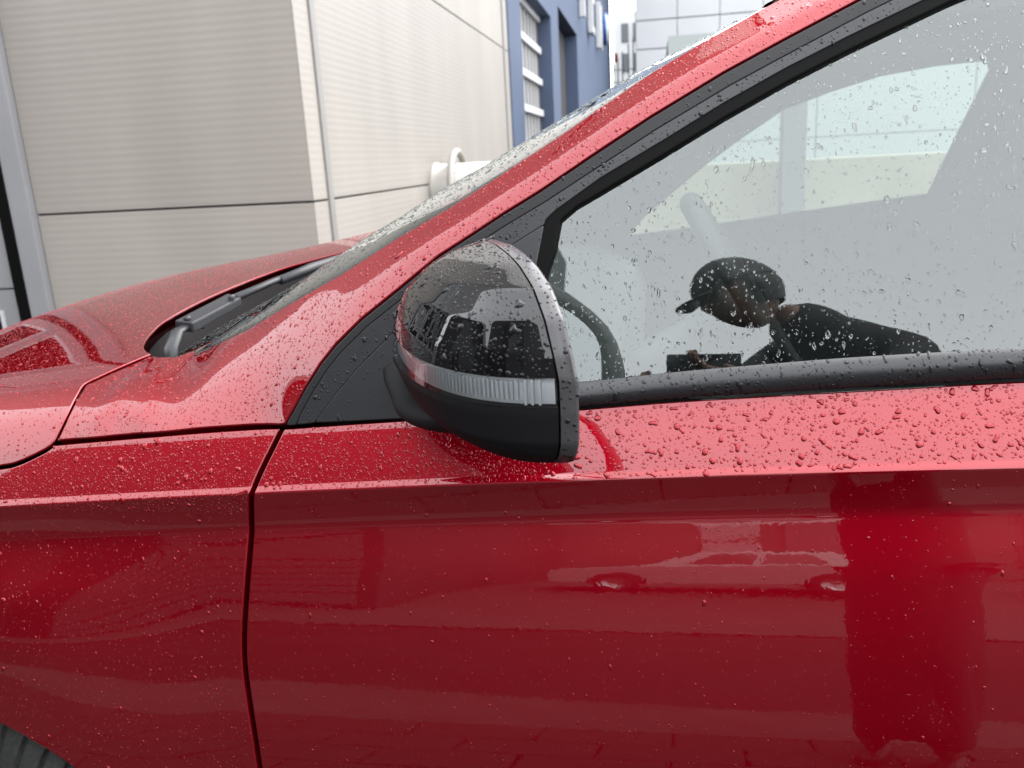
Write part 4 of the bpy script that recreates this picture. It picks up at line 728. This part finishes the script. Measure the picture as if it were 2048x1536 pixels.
# bezel round the mirror glass
zr = np.linspace(ZT[0], ZT[-1], 80); zf = np.linspace(ZT[0], ZT[-1], 80)
outl = [(np.interp(z, zz_, YT_), z) for z in zr]; ring = outl + [(.80, ZT[-1] - .001), (.865, ZT[-1] - .02), (.872, 1.17), (.865, ZT[0] + .02), (.80, ZT[0] + .0005)]
ring = np.array(ring); cc = np.array([.745, 1.165]); Gb = []
for off, sc_ in ((-BZ + .0004, 1.0), (-.012, 1.0), (-.004, 1.0), (-.001, .992), (0, .975), (-.003, .74), (-.012, .72)):
    pts = cc + (ring - cc) * sc_; Gb.append([(XR(y) - np.interp(z, zz_, CZ_) + off * .92, y + off * .39 * (0 if sc_ == 1.0 else 1), z) for y, z in pts])
Gb = np.array(Gb).transpose(1, 0, 2); o = grid_obj('bezel', Gb, BEZEL, mir, close_u=True)
P_, T_ = grid_tris(Gb[:80, :4]); gn = np.cross(np.gradient(Gb[:80, :4], axis=0), np.gradient(Gb[:80, :4], axis=1)); gn /= np.linalg.norm(gn, axis=-1, keepdims=True) + 1e-12
s_ = np.where((gn * (Gb[:80, :4] - np.array([-.10, .80, 1.16]))).sum(-1, keepdims=True) < 0, -1, 1); bez_s = dict(P=P_, T=T_, N=(gn * s_).reshape(-1, 3), ob=o)
mesh_obj('mirror_glass', [(XR(y) - .010, y, z) for y, z in cc + (ring - cc) * .72], [tuple(range(len(ring)))], MIRRORG, mir)
mesh_obj('glass_carrier', [(XR(y) - .016, y, z) for y, z in cc + (ring - cc) * .97], [tuple(range(len(ring)))], INT_DARK, mir)
# arm that carries the mirror
arm = [(-.276, .876, 1.112), (-.270, .860, 1.104), (-.258, .834, 1.096), (-.240, .795, 1.091), (-.205, .750, 1.096), (-.15, .70, 1.110)]
MB().tube(spline(arm, 6), np.interp(np.linspace(0, 1, 31), [0, .2, .5, 1], [.022, .022, .020, .024]), 18, flat=.6, up=(0, 0, 1)).build('arm', GRAIN, mir, smooth=True)
MB().tube(spline([(-.262, .872, 1.115), (-.250, .850, 1.128), (-.236, .83, 1.140), (-.215, .81, 1.150)], 5), np.interp(np.linspace(0, 1, 16), [0, 1], [.016, .022]), 16, flat=.8).build('pivot', SATIN, mir, smooth=True)

# ---------------- rain on the car ----------------
lowx = lambda c: (c[:, 0] > -.75) & (c[:, 0] < .62)
drops(door['ob'], door, 7600, .00056, mask=lambda c: (c[:, 2] > .985 + .055 * (c[:, 0] + .45)) & (c[:, 0] < .95) & (c[:, 0] > -.12), sig=.75, nmax=.0036, irregular=.22, sides=12, mat_=BEADRED)
drops(door['ob'], door, 3200, .00060, mask=lambda c: (c[:, 2] > .985 + .055 * (c[:, 0] + .45)) & (c[:, 0] <= -.12), sig=.5, elong=.8, mat_=BEADRED)
drops(door['ob'], door, 6400, .00042, mask=lambda c: (c[:, 2] <= .98 + .055 * (c[:, 0] + .45)) & (c[:, 2] > .5) & (c[:, 0] < .95), sig=.5, elong=1.2, mat_=BEADRED)
drops(fender['ob'], fender, 4200, .00060, mask=lambda c: (c[:, 2] > .955) & (c[:, 0] > -1.0), sig=.5, elong=.8, mat_=BEADRED)
drops(fender['ob'], fender, 3600, .00046, mask=lambda c: (c[:, 2] <= .955) & (c[:, 2] > .6) & (c[:, 0] > -.95), sig=.55, elong=1.0, mat_=BEADRED)
drops(hood['ob'], hood, 30000, .00065, mask=lambda c: (c[:, 0] > -1.6) & (c[:, 1] > .98), sig=.4, sides=6, nmax=.003, mat_=BEADRED)
drops(hood['ob'], hood, 2000, .0006, mask=lambda c: (c[:, 0] > -1.0) & (c[:, 1] <= .98), sig=.5, sides=8, mat_=BEADRED)
drops(pillar['ob'], pillar, 8500, .00062, mask=lambda c: c[:, 0] < .5, sig=.5, elong=.6, mat_=BEADRED)
drops(p_seal['ob'], p_seal, 260, .0006, mask=lambda c: c[:, 0] < .5, elong=.8, mat_=BEADBLK)
drops(p_frame['ob'], p_frame, 750, .00065, mask=lambda c: c[:, 0] < .5, elong=.8, irregular=.2, mat_=BEADBLK)
drops(p_sail['ob'], p_sail, 240, .0007, elong=2.0, irregular=.2, mat_=BEADBLK)
drops(belt_s['ob'], belt_s, 2300, .00070, mask=lambda c: c[:, 0] < .95, elong=1.2, irregular=.2, mat_=BEADBLK)
drops(p_glass['ob'], p_glass, 13500, .00050, mask=lambda c: c[:, 0] < .95, sig=.65, nmax=.0030, elong=.9, irregular=.25)
drops(ws['ob'], ws, 13000, .0008, mask=lambda c: c[:, 1] < 1.9, sig=.45, sides=6, nmax=.0035, irregular=.3, elong=.8)
drops(cap_s['ob'], cap_s, 2400, .00072, sig=.5, irregular=.25, mat_=BEADBLK)
drops(bez_s['ob'], bez_s, 150, .0009, sig=.5, irregular=.2, mat_=BEADBLK)
drops(lens_s['ob'], lens_s, 60, .0005, sig=.4)

# ======================= BEHIND THE CAMERA: what the paint and glass mirror =======================
def skin_mesh(nodes, edges, sub=2):
    """nodes: name -> (x, y, z, r)"""
    names = list(nodes); me = bpy.data.meshes.new('tmp'); me.from_pydata([nodes[k][:3] for k in names], [(names.index(a), names.index(b)) for a, b in edges], [])
    o = bpy.data.objects.new('tmp', me); COL.objects.link(o); o.modifiers.new('skin', 'SKIN'); sv = me.skin_vertices[0].data
    for i, k in enumerate(names): r = nodes[k][3]; sv[i].radius = (r, nodes[k][4] if len(nodes[k]) > 4 else r)
    sv[0].use_root = True
    s = o.modifiers.new('sub', 'SUBSURF'); s.levels = sub; s.render_levels = sub
    ev = o.evaluated_get(bpy.context.evaluated_depsgraph_get()); out = bpy.data.meshes.new_from_object(ev); bpy.data.objects.remove(o); bpy.data.meshes.remove(me); return out
def skin_obj(name, parts, m, parent):
    V, Fc = [], []
    for me in parts:
        k = len(V); V += [tuple(v.co) for v in me.vertices]; Fc += [tuple(i + k for i in p.vertices) for p in me.polygons]; bpy.data.meshes.remove(me)
    return mesh_obj(name, V, Fc, m, parent, True)
SKIN = mat('skin', (.20, .105, .075), rough=.5); HAIR = mat('dark_hair', (.012, .010, .009), rough=.45, bump=(200, .5, .003))
JACK = mat('black_jacket', (.010, .010, .012), rough=.75, bump=(300, .3, .001)); JEAN = mat('dark_trousers', (.020, .022, .030), rough=.85); SHOE = mat('dark_shoes', (.015, .015, .015), rough=.5)
per = tag(empty('person', (.58, -.58, 0)), 'person in long black coat and cap holding up a phone, mirrored in the side window', 'person'); per.location = (0, 0, 0)
def lerp(a, b, t): return tuple(a[i] * (1 - t) + b[i] * t for i in range(3))
HIP, WAI, CHE, NEC = (.60, -.60, .96), (.56, -.55, 1.12), (.44, -.42, 1.36), (.33, -.355, 1.525)
RS, RE, RH = (.54, -.29, 1.42), (.44, -.08, 1.20), (.175, -.045, 1.305)
LS, LE, LH = (.27, -.49, 1.48), (.10, -.24, 1.22), (.05, -.06, 1.225)
RK, RF, LK, LF = (.63, -.46, .52), (.70, -.54, .07), (.50, -.54, .52), (.54, -.66, .07)
HED = (.150, -.235, 1.615)
body = skin_mesh({'p': (*HIP, .11), 'w': (*WAI, .12), 'c': (*CHE, .13), 'n': (*NEC, .058), 'nk': (*lerp(NEC, HED, .55), .052), 'rs': (*RS, .05), 're': (*RE, .038), 'rh': (*RH, .026), 'ls': (*LS, .05), 'le': (*LE, .038), 'lh': (*LH, .026),
                  'rp': (.66, -.55, .93, .085), 'rk': (*RK, .055), 'rf': (*RF, .04), 'lp': (.53, -.65, .93, .085), 'lk': (*LK, .055), 'lf': (*LF, .04)},
                 [('p', 'w'), ('w', 'c'), ('c', 'n'), ('n', 'nk'), ('c', 'rs'), ('rs', 're'), ('re', 'rh'), ('c', 'ls'), ('ls', 'le'), ('le', 'lh'), ('p', 'rp'), ('rp', 'rk'), ('rk', 'rf'), ('p', 'lp'), ('lp', 'lk'), ('lk', 'lf')])
# head: an ellipsoid shaped with brow, nose, chin and ears, turned down towards the phone
hf = Vector((-.86, .30, -.42)).normalized(); hu = (Vector((-.42, .05, .9)) - hf * Vector((-.42, .05, .9)).dot(hf)).normalized(); hr = hf.cross(hu)
HM = Matrix((hr, hf, hu)).transposed()
def head_mesh(scale=1., cut=None, grow=0.):
    V, Fc, nu, nv = [], [], 40, 28
    for j in range(nv + 1):
        t = pi * j / nv
        for i in range(nu):
            q = 2 * pi * i / nu; x, y, z = sin(t) * cos(q), sin(t) * sin(q), cos(t)
            px, py, pz = x * .078, y * .098, z * .118
            if z < 0: px *= 1 + .25 * z; py *= 1 + (.10 if y > 0 else .30) * z
            if y > .5: py += .020 * math.exp(-((x / .16) ** 2 + ((z + .12) / .2) ** 2)) - .010 * math.exp(-(((abs(x) - .36) / .16) ** 2 + ((z - .06) / .12) ** 2)) + .006 * math.exp(-((x / .3) ** 2 + ((z + .5) / .08) ** 2))
            if abs(x) > .85: px += (.018 if x > 0 else -.018) * math.exp(-((y / .2) ** 2 + (z / .25) ** 2))
            p = Vector((px, py, pz)); p = p * scale + p.normalized() * grow; V.append(tuple(HM @ p + Vector(HED)))
    for j in range(nv):
        for i in range(nu):
            t = (j + .5) / nv; q = 2 * pi * (i + .5) / nu
            if cut and not cut(q, t): continue
            Fc.append((j * nu + i, (j + 1) * nu + i, (j + 1) * nu + (i + 1) % nu, j * nu + (i + 1) % nu))
    me = bpy.data.meshes.new('tmp'); me.from_pydata(V, [], Fc); me.update(); return me
def hand(wr, tip, thumb_dir, n0):
    """palm and five bent fingers"""
    w, t = Vector(wr), Vector(tip); d = (t - w).normalized(); n0 = Vector(n0).normalized(); s = d.cross(n0).normalized(); out = []
    nodes = {'w': (*w, .024, .018), 'p': (*(w + d * .05), .034, .013), 'k': (*(w + d * .085), .036, .011)}; out.append(skin_mesh(nodes, [('w', 'p'), ('p', 'k')], 2))
    for k, L in enumerate((.066, .076, .071, .056)):
        b = w + d * .085 + s * (.030 - .020 * k); a1 = b + d * L * .5 + n0 * .006; a2 = a1 + d * L * .22 + n0 * .022; a3 = a2 + n0 * .022 - d * .004
        out.append(skin_mesh({'a': (*(b - d * .012), .0088), 'b': (*a1, .0083), 'c': (*a2, .0078), 'd': (*a3, .0065)}, [('a', 'b'), ('b', 'c'), ('c', 'd')], 1))
    b = w + d * .028 + s * .026 * thumb_dir; a1 = b + s * .026 * thumb_dir + d * .022 + n0 * .01; a2 = a1 + d * .03 + n0 * .012
    out.append(skin_mesh({'a': (*b, .012), 'b': (*a1, .0098), 'c': (*a2, .0078)}, [('a', 'b'), ('b', 'c')], 1)); return out
hands = hand(RH, (.085, -.030, 1.318), 1, (-.25, .35, .8)) + hand(LH, (-.02, -.04, 1.245), -1, (.2, .5, .8))
skin_obj('body', [body, head_mesh()] + hands, SKIN, per)
skin_obj('hair', [head_mesh(1.03, lambda q, t: t < .40 or (t < .66 and not (.05 * pi < q < .95 * pi)), .012)], HAIR, per)
skin_obj('cap', [head_mesh(1.06, lambda q, t: t < .44, .012)], HAIR, per)
bv = []                                                  # brim of the cap
for r_, dz in ((.0, .0), (1.0, -.004), (1.0, -.010), (.0, -.008)):
    for q in np.linspace(-1.15, 1.15, 15): bv.append(tuple(HM @ Vector((sin(q) * (.070 + .012 * r_), .060 + cos(q) * (.035 + .075 * r_), .030 + dz - .012 * r_)) + Vector(HED)))
mesh_obj('cap_brim', bv, [(i * 15 + j, i * 15 + j + 1, ((i + 1) % 4) * 15 + j + 1, ((i + 1) % 4) * 15 + j) for i in range(4) for j in range(14)], HAIR, per, True)
skin_obj('coat', [skin_mesh({'h': (.62, -.58, .15, .19, .16), 'hh': (.61, -.59, .60, .19, .16), 'p': (.60, -.59, .93, .20, .16), 'w': (*WAI, .165, .135), 'c': (*CHE, .175, .145), 'n': (*lerp(CHE, NEC, .98), .095), 'nn': (*lerp(NEC, HED, .50), .085), 'rs': (*RS, .078), 're': (*RE, .058), 'rh': (*lerp(RE, RH, .82), .046), 'ls': (*LS, .078), 'le': (*LE, .058), 'lh': (*lerp(LE, LH, .80), .046)},
          [('h', 'hh'), ('hh', 'p'), ('p', 'w'), ('w', 'c'), ('c', 'n'), ('n', 'nn'), ('c', 'rs'), ('rs', 're'), ('re', 'rh'), ('c', 'ls'), ('ls', 'le'), ('le', 'lh')])], JACK, per)
skin_obj('trousers', [skin_mesh({'p': (.60, -.60, .97, .14, .12), 'rp': (.66, -.55, .88, .105), 'rk': (*RK, .075), 'rf': (RF[0], RF[1], .12, .062), 'lp': (.53, -.65, .88, .105), 'lk': (*LK, .075), 'lf': (LF[0], LF[1], .12, .062)}, [('p', 'rp'), ('rp', 'rk'), ('rk', 'rf'), ('p', 'lp'), ('lp', 'lk'), ('lk', 'lf')])], JEAN, per)
for f_ in (RF, LF): skin_obj('shoe', [skin_mesh({'h': (f_[0] + .03, f_[1] - .06, .055, .043), 'm': (f_[0] - .01, f_[1] + .05, .05, .046), 't': (f_[0] - .05, f_[1] + .16, .045, .038)}, [('h', 'm'), ('m', 't')])], SHOE, per)
phone = tag(empty('phone'), 'black phone held sideways in both hands in front of the face', 'phone')
PB = mat('phone_black', (.006, .006, .007), rough=.25)
MB().box((-.018, -.0115, 1.274), (.135, -.0035, 1.356)).build('phone_body', PB, phone, bevel=.0030)
MB().box((-.014, -.0033, 1.305), (.022, -.0012, 1.352)).build('camera_plate', PB, phone, bevel=.0008)
for x, z in ((.010, 1.316), (.012, 1.334)): ring_lathe('lens', [(0, .0065), (.0008, .0062), (.0009, .001)], (x, -.0013, z), (0, 1, 0), GLOSSB, phone, 16)

# tall hall with a glazed grid and a roller shutter, behind to the left
HALLG = mat('grey_render', (.035, .035, .037), rough=.7, var=(1, .12)); DGL = mat('dark_glazing', (.010, .012, .014), rough=.06, coat=.5); SHUT = mat('shutter_steel', (.16, .165, .17), rough=.4, metal=.4)
h2 = tag(empty('workshop_hall'), 'tall grey workshop hall with a roller shutter, mirrored in the door mirror', 'building')
HY = -5.2
MB().box((-10.5, HY - 10, 0), (-2.7, HY, 8.8)).build('wall', HALLG, h2)
MB().box((-6.2, HY + .002, 0), (-4.9, HY + .015, 5.2)).build('dark_opening_sheet', DARKIN, h2)  # dark sheet on the solid wall, painting in an unlit opening
s0 = None
for k in range(30):
    if s0 is None: o = s0 = MB().box((-4.8, HY + .002, 0), (-2.9, HY + .05, .155)).build('shutter_slat', SHUT, h2, bevel=.008)
    else: o = s0.copy(); put(o, h2)
    o.location = (0, 0, .02 + k * .178)
gh = tag(empty('dark_hall'), 'low dark grey hall at the end of the yard, mirrored in the mirror cap', 'building')
GX = -8.6
MB().box((GX - 8, -5.0, 0), (GX, 3.2, 4.3)).build('wall', HALLG, gh)
MB().box((GX + .002, -2.4, 0), (GX + .03, 1.2, 3.8)).build('gate', DGL, gh)
MB().box((GX - 8.1, -5.1, 4.3), (GX + .15, 3.3, 4.45)).build('roof_edge', WHITEP, gh)
# low white row of sheds further back
rowb = tag(empty('low_shed_row'), 'long low pale shed row across the yard, mirrored in the door', 'building')
MB().box((-14, -22, 0), (18, -17, 3.3)).build('wall', mat('pale_shed', (.13, .125, .12), rough=.7, var=(.7, .15)), rowb)
for k in range(8): MB().box((.2 + k * 2.2, -16.999, .9), (1.5 + k * 2.2, -16.96, 2.3)).build('window', WHITEP if k in (0, 1, 4) else DGL, rowb)  # white panes have the brightness of lit windows put into their colour
for k in range(3): MB().box((2.0 + k * 5, -16.99, 0), (3.4 + k * 5, -16.94, 2.6)).build('garage_door', SHUT, rowb)

def parked(name, loc, rz, paint_m, label):
    c = tag(empty(name, loc), label, 'car', 'cars parked across the yard'); c.rotation_euler = (0, 0, rz)
    low = [(-2.05, .30), (-2.10, .55), (-2.02, .78), (-1.75, .86), (-.95, .95), (.95, 1.0), (1.85, .98), (2.02, .80), (2.05, .45), (2.0, .28), (1.62, .26), (1.60, .40), (1.45, .60), (1.25, .66), (1.05, .60), (.92, .40), (.90, .24), (-.90, .24), (-.92, .40), (-1.05, .60), (-1.25, .66), (-1.45, .60), (-1.58, .40), (-1.60, .26)]
    MB().prism(low, -.88, .88).build('body', paint_m, c, bevel=.035)
    cab_b, cab_t = [(-1.00, .93), (1.80, .97)], [(-.28, 1.44), (1.20, 1.46)]
    V = [(cab_b[0][0], -.84, .93), (cab_b[1][0], -.84, .97), (cab_b[1][0], .84, .97), (cab_b[0][0], .84, .93), (-.28, -.62, 1.44), (1.20, -.62, 1.46), (1.20, .62, 1.46), (-.28, .62, 1.44)]
    MB().add(V, [(0, 3, 2, 1), (4, 5, 6, 7), (0, 1, 5, 4), (1, 2, 6, 5), (2, 3, 7, 6), (3, 0, 4, 7)]).build('cabin', paint_m, c, bevel=.03)
    def q(a, b, u0, u1, v0, v1, name_):                  # window quad on a cabin face
        A, B, Cc, Dd = (Vector(V[i]) for i in a); n = (B - A).cross(Dd - A).normalized() * b
        P = lambda u, v: tuple((A * (1 - u) + B * u) * (1 - v) + (Dd * (1 - u) + Cc * u) * v + n)
        mesh_obj(name_, [P(u0, v0), P(u1, v0), P(u1, v1), P(u0, v1)], [(0, 1, 2, 3)], DGL, c)
    for f_, s_ in (((0, 1, 5, 4), .006), ((3, 2, 6, 7), -.006)): q(f_, s_, .16, .46, .14, .86, 'window'); q(f_, s_, .50, .80, .14, .86, 'window')
    q((0, 3, 7, 4), -.006, .08, .92, .10, .92, 'windscreen'); q((1, 2, 6, 5), .006, .1, .9, .15, .85, 'rear_window')
    for x in (-1.25, 1.25):
        for y in (-.80, .80):
            w_ = bpy.data.objects.new('wheel', None); put(w_, c); w_.location = (x, y, .315); sg = 1 if y < 0 else -1
            ring_lathe('tyre', [(-.1, .2), (-.1, .29), (-.08, .315), (.08, .315), (.1, .29), (.1, .2)], (0, 0, 0), (0, 1, 0), TYRE, w_, 28)
            ring_lathe('rim', [(-.09 * sg, .2), (-.07 * sg, .19), (-.05 * sg, .05), (-.06 * sg, .01)], (0, 0, 0), (0, 1, 0), ALLOY, w_, 20)
    for y in (-.62, .62):
        MB().box((-2.09, y - .17, .66), (-1.98, y + .17, .77)).build('headlight', CHROME, c, bevel=.02)
        MB().box((1.97, y - .16, .78), (2.05, y + .16, .92)).build('tail_light', mat('tail_red', (.3, .01, .01), rough=.2), c, bevel=.02)
    return c
parked('parked_car', (.42, -8.9, 0), 0, mat('white_car_paint', (.35, .35, .35), rough=.3, coat=1.), 'white parked hatchback across the yard, mirrored in the red door')
parked('parked_car', (6.3, -8.7, 0), 0, mat('grey_car_paint', (.10, .10, .11), rough=.3, metal=.5, coat=1.), 'dark grey parked hatchback right of the white one, mirrored in the red door')
